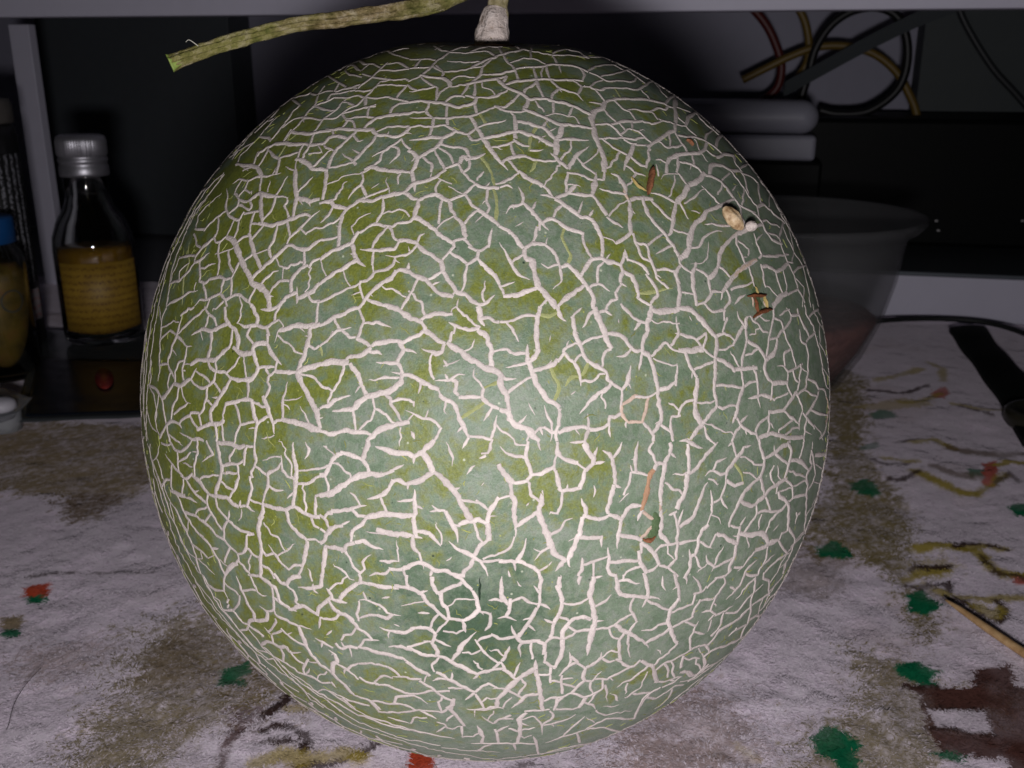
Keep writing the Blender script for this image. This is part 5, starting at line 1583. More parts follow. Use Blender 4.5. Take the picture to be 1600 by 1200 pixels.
STROKE = [  # colour, half width (m), strength, polyline
    (YELLOW, .0032, .7, (1370, 592, 1400, 586, 1440, 575)), (YELLOW, .003, .7, (1450, 562, 1474, 572, 1474, 592)), (YELLOW, .003, .65, (1410, 626, 1445, 622, 1470, 610)),
    (YELLOW, .003, .7, (1490, 628, 1530, 638, 1570, 640)), (LINE, .0014, .75, (1360, 604, 1410, 610, 1450, 598)), (LINE, .0014, .7, (1500, 634, 1548, 646)),
    (LINE, .0012, .7, (1400, 690, 1440, 684, 1478, 694)), (YELLOW, .0028, .85, (1428, 690, 1460, 686, 1490, 698)), (BROWN, .0042, .8, (1490, 698, 1540, 704, 1610, 702)),
    (YELLOW, .0024, .9, (1380, 714, 1405, 718, 1430, 722)), (LINE, .0012, .7, (1362, 716, 1385, 724, 1420, 724)),
    (YELLOW, .0034, .95, (1428, 735, 1455, 748, 1495, 762, 1530, 764)), (YELLOW, .0024, .85, (1530, 764, 1552, 752, 1572, 738)), (YELLOW, .0024, .9, (1556, 722, 1580, 717, 1620, 716)),
    (LINE, .0013, .8, (1392, 746, 1410, 748, 1432, 736)), (BROWN, .003, .7, (1462, 730, 1490, 742, 1530, 744)), (LINE, .0013, .6, (1556, 752, 1580, 735, 1592, 748)),
    (YELLOW, .0030, .95, (1436, 852, 1460, 848, 1500, 852, 1530, 858, 1548, 880, 1575, 894, 1620, 896)), (YELLOW, .0026, .9, (1508, 852, 1540, 846, 1572, 852)),
    (LINE, .0011, .85, (1494, 850, 1510, 842, 1560, 848, 1575, 854)), (LINE, .0011, .75, (1534, 862, 1556, 888, 1600, 900)),
    (YELLOW, .0030, .95, (1420, 898, 1440, 890, 1475, 882)), (LINE, .0012, .85, (1424, 884, 1436, 880, 1484, 878)), (LINE, .0013, .8, (1416, 908, 1436, 912, 1452, 906)),
    (YELLOW, .0030, .95, (1462, 914, 1486, 922)), (YELLOW, .0026, .8, (1500, 926, 1540, 932, 1600, 930)), (LINE, .0011, .85, (1458, 908, 1488, 904, 1486, 916)),
    (LINE, .0013, .85, (1476, 928, 1510, 936, 1534, 960, 1560, 968, 1572, 954, 1560, 936)), (YELLOW, .003, .75, (1532, 945, 1550, 958, 1564, 950)),
    (LINE, .0009, .8, (1412, 1070, 1470, 1066)), (LINE, .0008, .9, (1446, 1102, 1540, 1105)), (LINE, .0009, .9, (1446, 1134, 1500, 1137, 1552, 1144)),
    (LINE, .0012, .85, (455, 1078, 440, 1100, 415, 1118)), (LINE, .0011, .85, (405, 1145, 425, 1134, 455, 1136, 478, 1146, 478, 1172)), (LINE, .0010, .8, (398, 1160, 425, 1158)),
    (LINE, .0010, .8, (432, 1160, 455, 1156)), (MAROON, .0018, .85, (372, 1138, 358, 1158, 350, 1176, 336, 1205)), (LINE, .0010, .85, (590, 1162, 566, 1180, 538, 1192, 500, 1196, 470, 1198)),
    (YELLOW, .0030, .75, (395, 1190, 440, 1178, 480, 1186, 530, 1180, 560, 1186)), (YELLOW, .0022, .6, (452, 1108, 480, 1106)),
    (LINE, .0006, .7, (40, 900, 100, 893, 160, 890, 240, 895)), (YELLOW, .002, .4, (1150, 1160, 1180, 1175)), (BROWN, .0025, .6, (1120, 1170, 1135, 1174)),
    (LINE, .0010, .7, (800, 1196, 830, 1190)), (LINE, .0013, .7, (905, 1200, 830, 1225)),
]
STROKE = [(c, w, s, poly(*p)) for c, w, s, p in STROKE]


def mat_colour(P, fine=True):
    """printed colours of the mat at ground points P (n,2)"""
    n = len(P)
    c = np.tile(np.array(WHITE), (n, 1))
    f1 = fbm(P * 90, 4, 101); f2 = fbm(P * 26 + 4, 3, 111)
    jit = rng.normal(0, 1, (n, 2)) if fine else 0
    warp = np.stack([fbm(P * 220, 3, 121), fbm(P * 220 + 9, 3, 131)], 1)
    stain = np.clip((f2 + .35 * f1 - .16) * 1.6, 0, 1)[:, None]
    c = c * (1 - .30 * stain) + np.array((.34, .22, .17)) * .30 * stain
    for col, soft, st, Q in PATCH:
        PP = P + warp * soft * (1.0 if soft > .002 else 1.1) + jit * soft * (.75 if soft > .002 else .35)
        if soft > .002: PP = PP + np.stack([f1, f2], 1) * soft * 1.0
        m = inside(PP, Q)
        a = st * (np.clip(.84 + .45 * f1 + (.28 * jit[:, 0] if fine else 0), .15, 1) if soft > .0025 else np.clip(.95 + .25 * f1, .5, 1))
        a = np.where(m, a, 0)[:, None]
        c = c * (1 - a) + np.array(col) * a
    for col, w, st, Q in STROKE:
        d = seg_dist(P + warp * .0010 + (jit * .0004 if fine else 0), Q)
        if col == LINE: w, st = w * 1.35, min(1, st * 1.15)
        ww = w * (1 + .5 * f1)
        a = np.clip((ww - d) / (w * .45), 0, 1) * st * np.clip(.95 + .5 * f1, .3, 1)
        a = a[:, None]; c = c * (1 - a) + np.array(col) * a
    return c * (1 + .10 * f1[:, None])


mat_t = thing("mat", "white fleecy table mat printed with brown leaves, yellow flowers and green spots", "mat", (0, .3, 0))
M_MAT = mat_tint("fleece", .95, .1, .18, 1500, .3)
M_MAT.node_tree.nodes['Principled BSDF'].inputs['Sheen Weight'].default_value = .9
M_MAT.node_tree.links.new([n for n in M_MAT.node_tree.nodes if n.type == 'ATTRIBUTE'][0].outputs['Color'], M_MAT.node_tree.nodes['Principled BSDF'].inputs['Sheen Tint'])
M_MAT.node_tree.nodes['Principled BSDF'].inputs['Sheen Roughness'].default_value = .45
YAW = R(12.0); tY = math.tan(YAW)


def back_y(x, d0):                     # the cabinet stands turned: its right side comes nearer
    return d0 - x * tY


def grid_patch(x0, x1, y0, y1, st):
    xs = np.arange(x0, x1 + st, st); ys = np.arange(y0, y1 + st, st)
    X, Y = np.meshgrid(xs, ys)
    return X, Y


def grid_mesh(name, X, Y, st, parent):
    P2 = np.stack([X.ravel(), Y.ravel()], 1)
    z = .0011 * fbm(P2 * 130, 3, 201) + .0018 * fbm(P2 * 28, 2, 211) - .0012
    h, w = X.shape
    idx = np.arange(h * w).reshape(h, w)
    F = np.stack([idx[:-1, :-1], idx[:-1, 1:], idx[1:, 1:], idx[1:, :-1]], -1).reshape(-1, 4)
    # the far hem lies along the cabinet's plinth
    lim = back_y(P2[:, 0], HEM)
    keep = (P2[:, 1] < lim)
    F = F[keep[F].all(1)]
    used = np.unique(F); mp = np.full(h * w, -1); mp[used] = np.arange(len(used))
    return mesh_np(name, np.column_stack([P2, z])[used], mp[F], M_MAT, parent, True, mat_colour(P2[used]))


_pb = on_ground(np.float64(1500), np.float64(497))
PLINTH = _pb[1] + _pb[0] * tY          # y of the plinth front at x = 0
HEM = PLINTH - .004
X, Y = grid_patch(-.46, .46, .03, .80, .0016)
cloth = grid_mesh("cloth", X, Y, .0016, mat_t)

# pile: short leaning fibres, denser close to the viewer
def pile(n):
    k = 0; pts = []
    while k < n:
        u = rng.uniform(-80, 1680, n); v = 480 + 760 * rng.random(n) ** .85
        g = on_ground(u, v)[:, :2]
        g = g[(g[:, 1] < back_y(g[:, 0], HEM) - .003)]
        pts.append(g); k += len(g)
    P = np.vstack(pts)[:n]
    dist = np.hypot(P[:, 0], P[:, 1]) + .1
    col = mat_colour(P) * rng.uniform(.86, 1.14, (n, 1))
    z0 = .0011 * fbm(P * 130, 3, 201) + .0018 * fbm(P * 28, 2, 211) - .0012
    dirn = fbm(P * 55, 2, 221) * 5 + rng.normal(0, .9, n) + .5
    L = rng.uniform(.0007, .0019, n); w = rng.uniform(.00008, .00018, n) * np.clip(dist / .3, .8, 2)
    dx, dy = np.cos(dirn), np.sin(dirn)
    rise = rng.uniform(.03, .18, n) * L
    a = np.column_stack([P[:, 0] - dy * w, P[:, 1] + dx * w, z0])
    b = np.column_stack([P[:, 0] + dy * w, P[:, 1] - dx * w, z0])
    m1 = np.column_stack([P[:, 0] + dx * L * .55 + dy * w * .8, P[:, 1] + dy * L * .55 - dx * w * .8, z0 + rise])
    m0 = np.column_stack([P[:, 0] + dx * L * .55 - dy * w * .8, P[:, 1] + dy * L * .55 + dx * w * .8, z0 + rise])
    t = np.column_stack([P[:, 0] + dx * L, P[:, 1] + dy * L, z0 + rise * .75])
    VV = np.stack([a, b, m1, m0, t], 1).reshape(-1, 3)
    i = np.arange(n) * 5
    F = np.vstack([np.stack([i, i + 1, i + 2], 1), np.stack([i, i + 2, i + 3], 1), np.stack([i + 3, i + 2, i + 4], 1)])
    o = mesh_np("pile", VV, F, M_MAT, mat_t, True, np.repeat(col, 5, 0))
    o['kind'] = 'stuff'


pile(250000)

# table under the mat
bm = bmesh.new(); box_bm(bm, (-.9, -.25, -.045), (.9, 1.05, -.0045))
M_TABLE = plain("table_laminate", (.33, .33, .36), .45, 0, .1, 60)
o = mesh_bm("table_top", bm, M_TABLE, None, False); o['kind'] = 'structure'

# ------------------------------------------------------------------ cabinet behind
M_WHITE = plain("white_paint", (.70, .68, .80), .55, 0, .04, 90)
M_GREYPANEL = plain("grey_board", (.080, .090, .100), .6, 0, .08, 120)
M_DARKPANEL = plain("dark_board", (.06, .072, .074), .6, 0, .08, 120)
M_BLACK = plain("black_plastic", (.0025, .003, .003), .5, 0, .2, 300, spec=.1)


def yawed(name, lo, hi, mat, bevel=.0008, parent=None, loc=None):
    """box given in the turned cabinet frame: x along the front, y from the plinth line, z up"""
    bm = bmesh.new()
    M = Matrix.Translation((0, PLINTH, 0)) @ Matrix.Rotation(-YAW, 4, 'Z')
    box_bm(bm, lo, hi, bevel, 2, M)
    return mesh_bm(name, bm, mat, parent, False)


def in_cab(u, v, yc):
    """point of the plane y' = yc of the cabinet frame seen at a pixel; returns x', z"""
    d = ray(np.float64(u), np.float64(v))
    n = np.array([math.sin(YAW), math.cos(YAW), 0]); p0 = np.array([0, PLINTH, 0]) + n * yc
    t = ((p0 - EYE) @ n) / (d @ n)
    p = EYE + d * t
    ex = np.array([math.cos(YAW), -math.sin(YAW), 0])
    return (p - np.array([0, PLINTH, 0])) @ ex, p[2], p


# back wall
o = yawed("back_wall", (-.9, .235, -.0044), (.9, .255, .75), plain("wall_paint", (.40, .39, .49), .6, 0, .06, 80), 0); o['kind'] = 'structure'
# plinth board on the right with a metal edged top
xa = in_cab(1180, 460, 0)[0]; zt = in_cab(1500, 434, 0)[1]
pl = thing("plinth_board", "low white board with a grey metal edged top behind the right side of the mat", "board", in_cab(1400, 497, 0)[2] * (1, 1, 0))
o = yawed("board", (xa, 0, -.0044), (.75, .11, zt), M_WHITE, .0006, pl)
o = yawed("top_strip", (xa, -.001, zt + .0003), (.75, .115, zt + .003), plain("grey_metal_strip", (.16, .18, .20), .35, .5, .1, 200), .0007, pl)
ZT = zt + .0032
# dark side panel at right, white return left of it
x1 = in_cab(1437, 100, .205)[0]
o = yawed("side_panel", (x1, .20, .0), (.80, .234, .5), M_DARKPANEL, .0006)
tag(o, "dark grey board standing at the far right behind the cables", "panel")
x0 = in_cab(92, 200, .205)[0]; x0b = in_cab(368, 40, .205)[0]
o = yawed("rear_panel", (x0, .19, .0), (x0b, .2334, .45), M_GREYPANEL, .0006)
tag(o, "grey board behind the small bottle with the silver cap", "panel")

# upper shelf
YS = -.135
zl = in_cab(800, 20, YS)[1]
o = yawed("shelf", (-.75, YS, zl), (.55, YS + .018, zl + .022), M_WHITE, .0008)
tag(o, "white shelf board running across above the melon", "shelf")

# white post at left
YP = -.03
xl = in_cab(30, 150, YP)[0]; xr = in_cab(58, 150, YP)[0]
zb = in_cab(90, 482, YP)[1]
post = thing("post", "narrow white upright post between the black bottle and the silver capped bottle", "post", in_cab(95, 545, YP)[2] * (1, 1, 0))
yawed("upright", (xl - .001, YP, zb), (xr + .0005, YP + .008, zl - .0005), M_WHITE, .0006, post)
yawed("foot", (xl + .002, YP - .004, -.0044), (xr + .003, YP + .012, zb - .003), plain("grey_foot", (.36, .36, .40), .5, 0, .06, 100), .001, post)

# ---- black electronic box, right
YB = .075
xb0 = in_cab(1268, 185, YB)[0]; xb1 = in_cab(1492, 190, YB)[0]; zb1 = in_cab(1400, 186, YB)[1]
dev = thing("black_box", "large black electronic box standing on the metal edged board", "electronic box", in_cab(1400, 400, YB)[2] * (1, 1, 0) + (0, 0, ZT))
yawed("casing", (xb0 - .05, YB, ZT + .004), (xb1 + .12, YB + .105, zb1), M_BLACK, .003, dev)
for xx in (xb0, xb1 + .08):
    bm = bmesh.new(); bmesh.ops.create_cone(bm, cap_ends=True, segments=20, radius1=.007, radius2=.0065, depth=.0042)
    p = in_cab(1400, 300, YB + .02)
    M = Matrix.Translation((0, PLINTH, 0)) @ Matrix.Rotation(-YAW, 4, 'Z') @ Matrix.Translation((xx, YB + .02, ZT + .0021))
    for v in bm.verts: v.co = M @ v.co
    mesh_bm("foot", bm, M_BLACK, dev)
for (u, v) in ((1463, 345), (1466, 360), (1598, 345)):
    xx, zz, _ = in_cab(u, v, YB)
    yawed("indicator", (xx - .0012, YB - .0006, zz - .0008), (xx + .0012, YB + .0005, zz + .0008), plain("indicator_chrome", (.7, .7, .68), .25, .8), .0003, dev)
# smaller black box, carrying the white rounded one
YW = .030
xw1 = in_cab(1280, 200, YW)[0]; zw1 = in_cab(1240, 158, YW)[1]; zw0 = in_cab(1240, 252, YW)[1]
o = yawed("black_case", (xw1 - .19, YW - .004, ZT), (xw1 + .004, YW + .05, zw0 - .0002), M_BLACK, .002)
tag(o, "matt black case under the white rounded box, mostly hidden by the melon", "case")
wb = thing("white_box", "white box with a rounded corner lying behind the melon below the cables", "box", in_cab(1240, 250, YW)[2])
bm = bmesh.new(); M = Matrix.Translation((0, PLINTH, 0)) @ Matrix.Rotation(-YAW, 4, 'Z')
zm = in_cab(1240, 212, YW)[1]
box_bm(bm, (xw1 - .15, YW, zm + .0004), (xw1, YW + .045, zw1), .011, 7, M)
M_BOXW = plain("box_plastic", (.33, .33, .39), .45, 0, .05, 120)
mesh_bm("cover", bm, M_BOXW, wb)
bm = bmesh.new(); box_bm(bm, (xw1 - .15, YW + .001, zw0), (xw1 - .0008, YW + .045, zm), .003, 4, M)
mesh_bm("tray", bm, M_BOXW, wb)

# ---- cables in front of the wall
def wall_pt(u, v, yc):
    return in_cab(u, v, yc)[2]


def cable(name, pts, yc, r, colr, label, rough=.45):
    P = [wall_pt(u, v, yc + (k[0] if k else 0)) for (u, v, *k) in pts]
    o = tube(name, P, r, plain(name + "_skin", colr, rough, 0, .1, 300), None, seg=16, per=12)
    return tag(o, label, "cable")


cable("red_cable", [(1120, -40), (1168, 5), (1198, 40), (1216, 80), (1221, 110), (1212, 140), (1180, 165)], .15, .0033, (.11, .016, .014), "dark red cable curving down behind the melon at upper right")
cable("yellow_cable", [(1225, -40), (1244, 5), (1258, 35), (1264, 70), (1260, 100), (1240, 130)], .146, .0030, (.19, .12, .022), "short yellow brown cable hanging down beside the red one")
cable("yellow_cable", [(1160, 125), (1200, 105), (1235, 88), (1275, 74), (1320, 72), (1365, 84), (1400, 112), (1422, 150), (1432, 178), (1436, 215)], .138, .0030, (.19, .12, .022), "long yellow brown cable arching across the wall to the right")
cable("black_cable", [(1240, 190), (1262, 120), (1275, 75), (1300, 38), (1335, 16), (1375, 12), (1405, 30), (1418, 70), (1414, 115), (1395, 148), (1355, 174), (1310, 178), (1280, 172)], .128, .0032, (.010, .010, .010), "black cable looped into a ring against the wall")
# grey ribbon cable crossing them
P = np.array([wall_pt(u, v, .115) for (u, v) in ((1225, 140), (1290, 104), (1360, 66), (1430, 32), (1500, 4), (1560, -24))])
S = crom(P, 10); n = len(S)
wv = np.array([0, -.35, 1.0]) * .0058; nv = np.array([math.sin(YAW), math.cos(YAW), 0]) * .0009
VV = np.stack([S - wv - nv, S + wv - nv, S + wv + nv, S - wv + nv], 1).reshape(-1, 3)
idx = np.arange(n * 4).reshape(n, 4); nx = np.roll(idx, -1, 1)
F = np.vstack([np.stack([idx[:-1], nx[:-1], nx[1:], idx[1:]], -1).reshape(-1, 4), [idx[0]], [idx[-1]]])
o = mesh_np("flat_cable", VV, F, plain("flat_cable_skin", (.065, .075, .08), .4), None, False)
tag(o, "flat dark grey cable slanting up across the looped cables", "cable")
cable("black_cable", [(1490, -10), (1510, 40), (1550, 105), (1590, 150), (1660, 230)], .17, .0026, (.03, .033, .035), "thin dark cord slanting down the dark board at far right")

# ------------------------------------------------------------------ bowl
bc = np.array([*at_y(1229, 355, .506)[:2], 0.0])
M_BOWL = NT("frosted_plastic"); M_BOWL.base((.22, .225, .23)); M_BOWL.set(roughness=.35, Specular=.4, Transmission=.0)
_tr = M_BOWL.n("ShaderNodeBsdfTransparent"); _tl = M_BOWL.n("ShaderNodeBsdfTranslucent"); _tl.inputs[0].default_value = (.2, .2, .21, 1)
_m1 = M_BOWL.n("ShaderNodeMixShader"); _m1.inputs[0].default_value = .45
_m2 = M_BOWL.n("ShaderNodeMixShader"); _m2.inputs[0].default_value = .68
M_BOWL.l(M_BOWL.b.outputs[0], _m1.inputs[1]); M_BOWL.l(_tl.outputs[0], _m1.inputs[2])
M_BOWL.l(_m1.outputs[0], _m2.inputs[1]); M_BOWL.l(_tr.outputs[0], _m2.inputs[2])
M_BOWL.l(_m2.outputs[0], M_BOWL.t.nodes["Material Output"].inputs[0])
bowl = thing("bowl", "frosted plastic bowl with something reddish in it, half hidden behind the melon", "bowl", bc)
outer = [(.001, .0012), (.028, .0012), (.034, .0035), (.0435, .019), (.0515, .038), (.0560, .056), (.0580, .072), (.0592, .077), (.0640, .0795), (.0672, .083), (.0668, .0855)]
inner = [(.0655, .0848), (.0630, .0822), (.0578, .0795), (.0566, .072), (.0546, .056), (.0500, .038), (.0420, .0205), (.032, .0050), (.001, .0028)]
_k = lambda q: [(r * .985, z * 1.06) for r, z in q]
lathe("shell", _k(outer + inner), M_BOWL.m, bowl, bc, 96)
M_FOOD = NT("red_food"); _n = M_FOOD.noise(160, 5)
M_FOOD.base(M_FOOD.ramp(_n, [(.35, (.25, .06, .045)), (.65, (.50, .18, .14))])); M_FOOD.set(roughness=.4); M_FOOD.bump(_n, .6, .003)
lathe("contents", _k([(.001, .0052), (.031, .0062), (.0412, .0215), (.0485, .036), (.045, .0385), (.030, .0372), (.015, .039), (.001, .038)]), M_FOOD.m, bowl, bc, 64)

# ------------------------------------------------------------------ small bottle with silver cap
M_GLASS = NT("clear_glass"); M_GLASS.base((.93, .95, .92)); M_GLASS.set(roughness=.02, Transmission=1.0, ior=1.47)
M_ALU = plain("aluminium_cap", (.60, .59, .64), .42, .85, .06, 500)
bb = on_ground(np.float64(149), np.float64(540), .0050)
bb[1] += .016
btl = thing("small_bottle", "small clear glass bottle of amber liquid with ridged silver screw cap and yellow label", "bottle", bb)
bs = lambda q: [(r * .94, z * .945) for r, z in q]
g_out = [(.001, .0006), (.0205, .0006), (.0232, .0030), (.0238, .006), (.0238, .058), (.0231, .0655), (.0198, .0745), (.0150, .082), (.0128, .088), (.0125, .100), (.0125, .108)]
g_in = [(.0108, .108), (.0108, .089), (.0130, .081), (.0178, .0735), (.0212, .0645), (.0220, .057), (.0220, .0085), (.019, .006), (.001, .005)]
lathe("glass", bs(g_out + g_in), M_GLASS.m, btl, bb, 72)
M_LIQ = NT("amber_liquid"); M_LIQ.base((.62, .33, .045)); M_LIQ.set(roughness=.12, Transmission=.45, ior=1.36)
lathe("liquid", bs([(.001, .0056), (.0185, .0064), (.0217, .0088), (.0217, .0545), (.0212, .0590), (.001, .0585)]), M_LIQ.m, btl, bb, 64)
lathe("cap", [(r * .93, z) for r, z in bs([(.001, .1012), (.0150, .1012), (.0154, .1030), (.0152, .1065), (.0146, .1075), (.0146, .1090), (.0153, .1098), (.0153, .1112), (.0146, .1120), (.0148, .1132),
              (.0153, .1136), (.0153, .1216), (.0146, .1240), (.0125, .1250), (.001, .1252)])], M_ALU, btl, bb, 240, ridges=(10, 11, 60, .00022))
# label wrapped round the front, printed with rows of small type
def wrap(name, c, r, z0, z1, a0, a1, mat, parent, thick=.00025, n=40):
    a = np.linspace(a0, a1, n); zz = np.linspace(z0, z1, 3)
    V0 = np.array([[c[0] + r * math.cos(t), c[1] + r * math.sin(t), c[2] + z] for z in zz for t in a])
    V1 = np.array([[c[0] + (r + thick) * math.cos(t), c[1] + (r + thick) * math.sin(t), c[2] + z] for z in zz for t in a])
    i = np.arange(3 * n).reshape(3, n)
    q = np.stack([i[:-1, :-1], i[:-1, 1:], i[1:, 1:], i[1:, :-1]], -1).reshape(-1, 4)
    rimq = []
    loop = list(i[0]) + list(i[1:, -1]) + list(i[-1][-2::-1]) + list(i[-2:0:-1, 0])
    for k in range(len(loop)):
        p, s = loop[k], loop[(k + 1) % len(loop)]
        rimq.append([p, s, s + 3 * n, p + 3 * n])
    o = mesh_np(name, np.vstack([V0, V1]), np.vstack([q[:, ::-1], q + 3 * n, np.array(rimq)]), mat, parent)
    return o


def mat_print(name, paper, ink, rows, scale_x, dens, center, soft=.0, paper2=None, columns=False):
    """rows of tiny broken type round a cylinder: angle against height"""
    m = NT(name); oc = m.obj()
    sub = m.n("ShaderNodeVectorMath", operation='SUBTRACT'); m.l(oc, sub.inputs[0]); sub.inputs[1].default_value = center
    s = m.n("ShaderNodeSeparateXYZ"); m.l(sub.outputs[0], s.inputs[0])
    ang = m.math('ARCTAN2', s.outputs[1], s.outputs[0])
    zz, aa = s.outputs[2], ang
    if columns: zz, aa = m.math('MULTIPLY', ang, .018), m.math('MULTIPLY', s.outputs[2], 55.0)
    rz = m.math('MULTIPLY', zz, rows)
    row = m.math('FLOOR', rz); fr = m.math('FRACT', rz)
    band = m.math('MULTIPLY', m.math('GREATER_THAN', fr, .28), m.math('LESS_THAN', fr, .74))
    cmb = m.n("ShaderNodeCombineXYZ")
    m.l(m.math('MULTIPLY', aa, scale_x), cmb.inputs[0]); m.l(m.math('MULTIPLY', rz, 4.0), cmb.inputs[1]); m.l(row, cmb.inputs[2])
    n = m.noise(1.0, 2, .5, cmb.outputs[0])
    k = m.math('MULTIPLY', band, m.math('GREATER_THAN', n, dens))
    w = m.noise(140, 3, .6, oc)
    pc = m.mix(w, paper, paper2 or tuple(x * .7 for x in paper))
    m.base(m.mix(k, pc, ink)); m.set(roughness=.55)
    return m.m


yaw_b = math.atan2(-bb[1], -bb[0])                          # towards the camera
wrap("label", bb, .02385 * .94, .0095, .049, yaw_b - 1.05, yaw_b + 1.15, mat_print("yellow_label", (.50, .31, .035), (.13, .055, .012), 250, 30, .53, tuple(bb.tolist()), paper2=(.22, .12, .015)), btl)

# ------------------------------------------------------------------ black bottle and jar at far left
kb = np.array([*at_y(4, 420, .575)[:2], .0004])
kbt = thing("black_bottle", "tall black bottle with small white lettering at the left edge", "bottle", kb)
M_KB = plain("black_bottle_plastic", (.014, .014, .015), .3, 0, .2, 300)
hk = at_y(0, 152, .585)[2]
lathe("body", [(.001, .0), (.0165, .0), (.0180, .003), (.0182, hk - .022), (.0172, hk - .016), (.0150, hk - .014)], M_KB, kbt, kb, 64)
lathe("cap", [(.001, hk - .0138), (.0175, hk - .0138), (.0178, hk - .012), (.0176, hk - .004), (.0165, hk - .0008), (.001, hk)], plain("dark_cap", (.11, .10, .09), .5, 0, .3, 200), kbt, kb, 64)
yk = math.atan2(-kb[1], -kb[0])
wrap("label", kb, .01825, .040, hk - .030, yk - 1.1, yk + 1.2, mat_print("black_label", (.014, .014, .015), (.34, .34, .38), 260, 14, .50, tuple(kb.tolist()), columns=True), kbt)
wrap("sticker", kb, .01828, .018, .036, yk + .25, yk + 1.2, mat_print("pale_sticker", (.42, .36, .38), (.42, .08, .07), 220, 9, .56, tuple(kb.tolist())), kbt)

jc = np.array([*on_ground(np.float64(-8), np.float64(600))[:2], .0004]); jc[1] += .015
jar = thing("jar", "small jar of yellow brown paste with a bright blue lid at the left edge", "jar", jc)
hj = at_y(0, 388, jc[1] - .01)[2]; hl = at_y(0, 344, jc[1] - .01)[2]
M_JG = NT("jar_glass"); M_JG.base((.9, .92, .9)); M_JG.set(roughness=.05, Transmission=1.0, ior=1.45)
lathe("glass", [(.001, .0), (.0155, .0), (.0170, .002), (.0172, hj - .012), (.0160, hj - .005), (.0125, hj), (.0118, hl - .004),
                (.0106, hl - .004), (.0112, hj - .001), (.0150, hj - .007), (.0160, hj - .013), (.0160, .004), (.001, .003)], M_JG.m, jar, jc, 64)
M_PASTE = NT("yellow_paste"); _n = M_PASTE.noise(120, 5)
M_PASTE.base(M_PASTE.ramp(_n, [(.3, (.12, .085, .02)), (.55, (.30, .19, .035)), (.75, (.36, .16, .05))])); M_PASTE.set(roughness=.5)
lathe("contents", [(.001, .0036), (.0148, .0036), (.0157, .0048), (.0157, hj - .016), (.0120, hj - .010), (.001, hj - .010)], M_PASTE.m, jar, jc, 48)
lathe("lid", [(.001, hl), (.0132, hl), (.0140, hl - .0012), (.0141, hj + .001), (.0130, hj + .0006), (.0128, hl - .002), (.001, hl - .002)], plain("blue_lid", (.008, .085, .28), .5), jar, jc, 64)
# round grey mark printed on the jar's front
yj = math.atan2(-jc[1], -jc[0])
zc_ = at_y(8, 474, jc[1] - .015)[2]
bm = bmesh.new(); nseg = 40
for ring in ((.0052, .0060),):
    va = []
    for k in range(nseg):
        t = 2 * math.pi * k / nseg; row = []
        for rr in ring:
            a = yj + .45 + rr * math.cos(t) / .0174; zz = zc_ + rr * math.sin(t)
            row.append(bm.verts.new((jc[0] + .01745 * math.cos(a), jc[1] + .01745 * math.sin(a), zz)))
        va.append(row)
    for k in range(nseg):
        bm.faces.new((va[k][0], va[k][1], va[(k + 1) % nseg][1], va[(k + 1) % nseg][0]))
r = bmesh.ops.solidify(bm, geom=bm.faces[:], thickness=.0002)
mesh_bm("round_mark", bm, plain("grey_print", (.16, .17, .17), .5), jar)

# ------------------------------------------------------------------ dark glossy packet under the bottles
pk = [on_ground(np.float64(u), np.float64(v), .003) for (u, v) in ((22, 664), (250, 655), (275, 524), (58, 518))]
pkt = thing("packet", "flat dark blue plastic packet with a clear border lying in front of the small bottle", "packet", np.mean(pk, 0) * (1, 1, 0))


def sheet(name, corners, nx_, ny_, z0, thick, amp, mat, parent, inset=0.0, seed=0):
    a, b, c, d = [np.array(x, float) for x in corners]
    s, t = np.meshgrid(np.linspace(inset, 1 - inset, nx_), np.linspace(inset, 1 - inset, ny_))
    P = ((1 - s)[..., None] * (1 - t)[..., None] * a + s[..., None] * (1 - t)[..., None] * b + s[..., None] * t[..., None] * c + (1 - s)[..., None] * t[..., None] * d).reshape(-1, 3)
    P[:, 2] = z0 + amp * fbm(P[:, :2] * 55, 3, seed) 
    e = np.minimum(np.minimum(s, 1 - s), np.minimum(t, 1 - t)).ravel()
    Q = P.copy(); Q[:, 2] -= thick * np.clip(e * 12, .15, 1)
    n_ = nx_ * ny_; i = np.arange(n_).reshape(ny_, nx_)
    q = np.stack([i[:-1, :-1], i[:-1, 1:], i[1:, 1:], i[1:, :-1]], -1).reshape(-1, 4)
    loop = list(i[0]) + list(i[1:, -1]) + list(i[-1][-2::-1]) + list(i[-2:0:-1, 0])
    rq = [[loop[k], loop[k - 1], loop[k - 1] + n_, loop[k] + n_] for k in range(len(loop))]
    return mesh_np(name, np.vstack([P, Q]), np.vstack([q, q[:, ::-1] + n_, np.array(rq)]), mat, parent)


M_FILM = NT("clear_film"); M_FILM.base((.10, .11, .115)); M_FILM.set(roughness=.16, Transmission=.3, ior=1.3)
sheet("film", pk, 40, 30, .0042, .0008, .0005, M_FILM.m, pkt, 0.0, 5)
M_PK = plain("packet_print", (.008, .011, .018), .3, 0, .3, 150, spec=.3)
pk2 = [on_ground(np.float64(u), np.float64(v), .004) for (u, v) in ((40, 655), (242, 647), (250, 568), (60, 564))]
sheet("pouch", pk2, 40, 30, .0056, .0016, .0005, M_PK, pkt, 0.0, 5)
bm = bmesh.new(); pc_ = on_ground(np.float64(163), np.float64(592), .006)
bmesh.ops.create_cone(bm, cap_ends=True, segments=36, radius1=.0044, radius2=.0044, depth=.0004)
_a = math.atan2(pc_[0], pc_[1])
for v in bm.verts:
    qx, qy = v.co.x, v.co.y * 4.2
    v.co = V((pc_[0] + qx * math.cos(_a) + qy * math.sin(_a), pc_[1] - qx * math.sin(_a) + qy * math.cos(_a), .0063 + v.co.z))
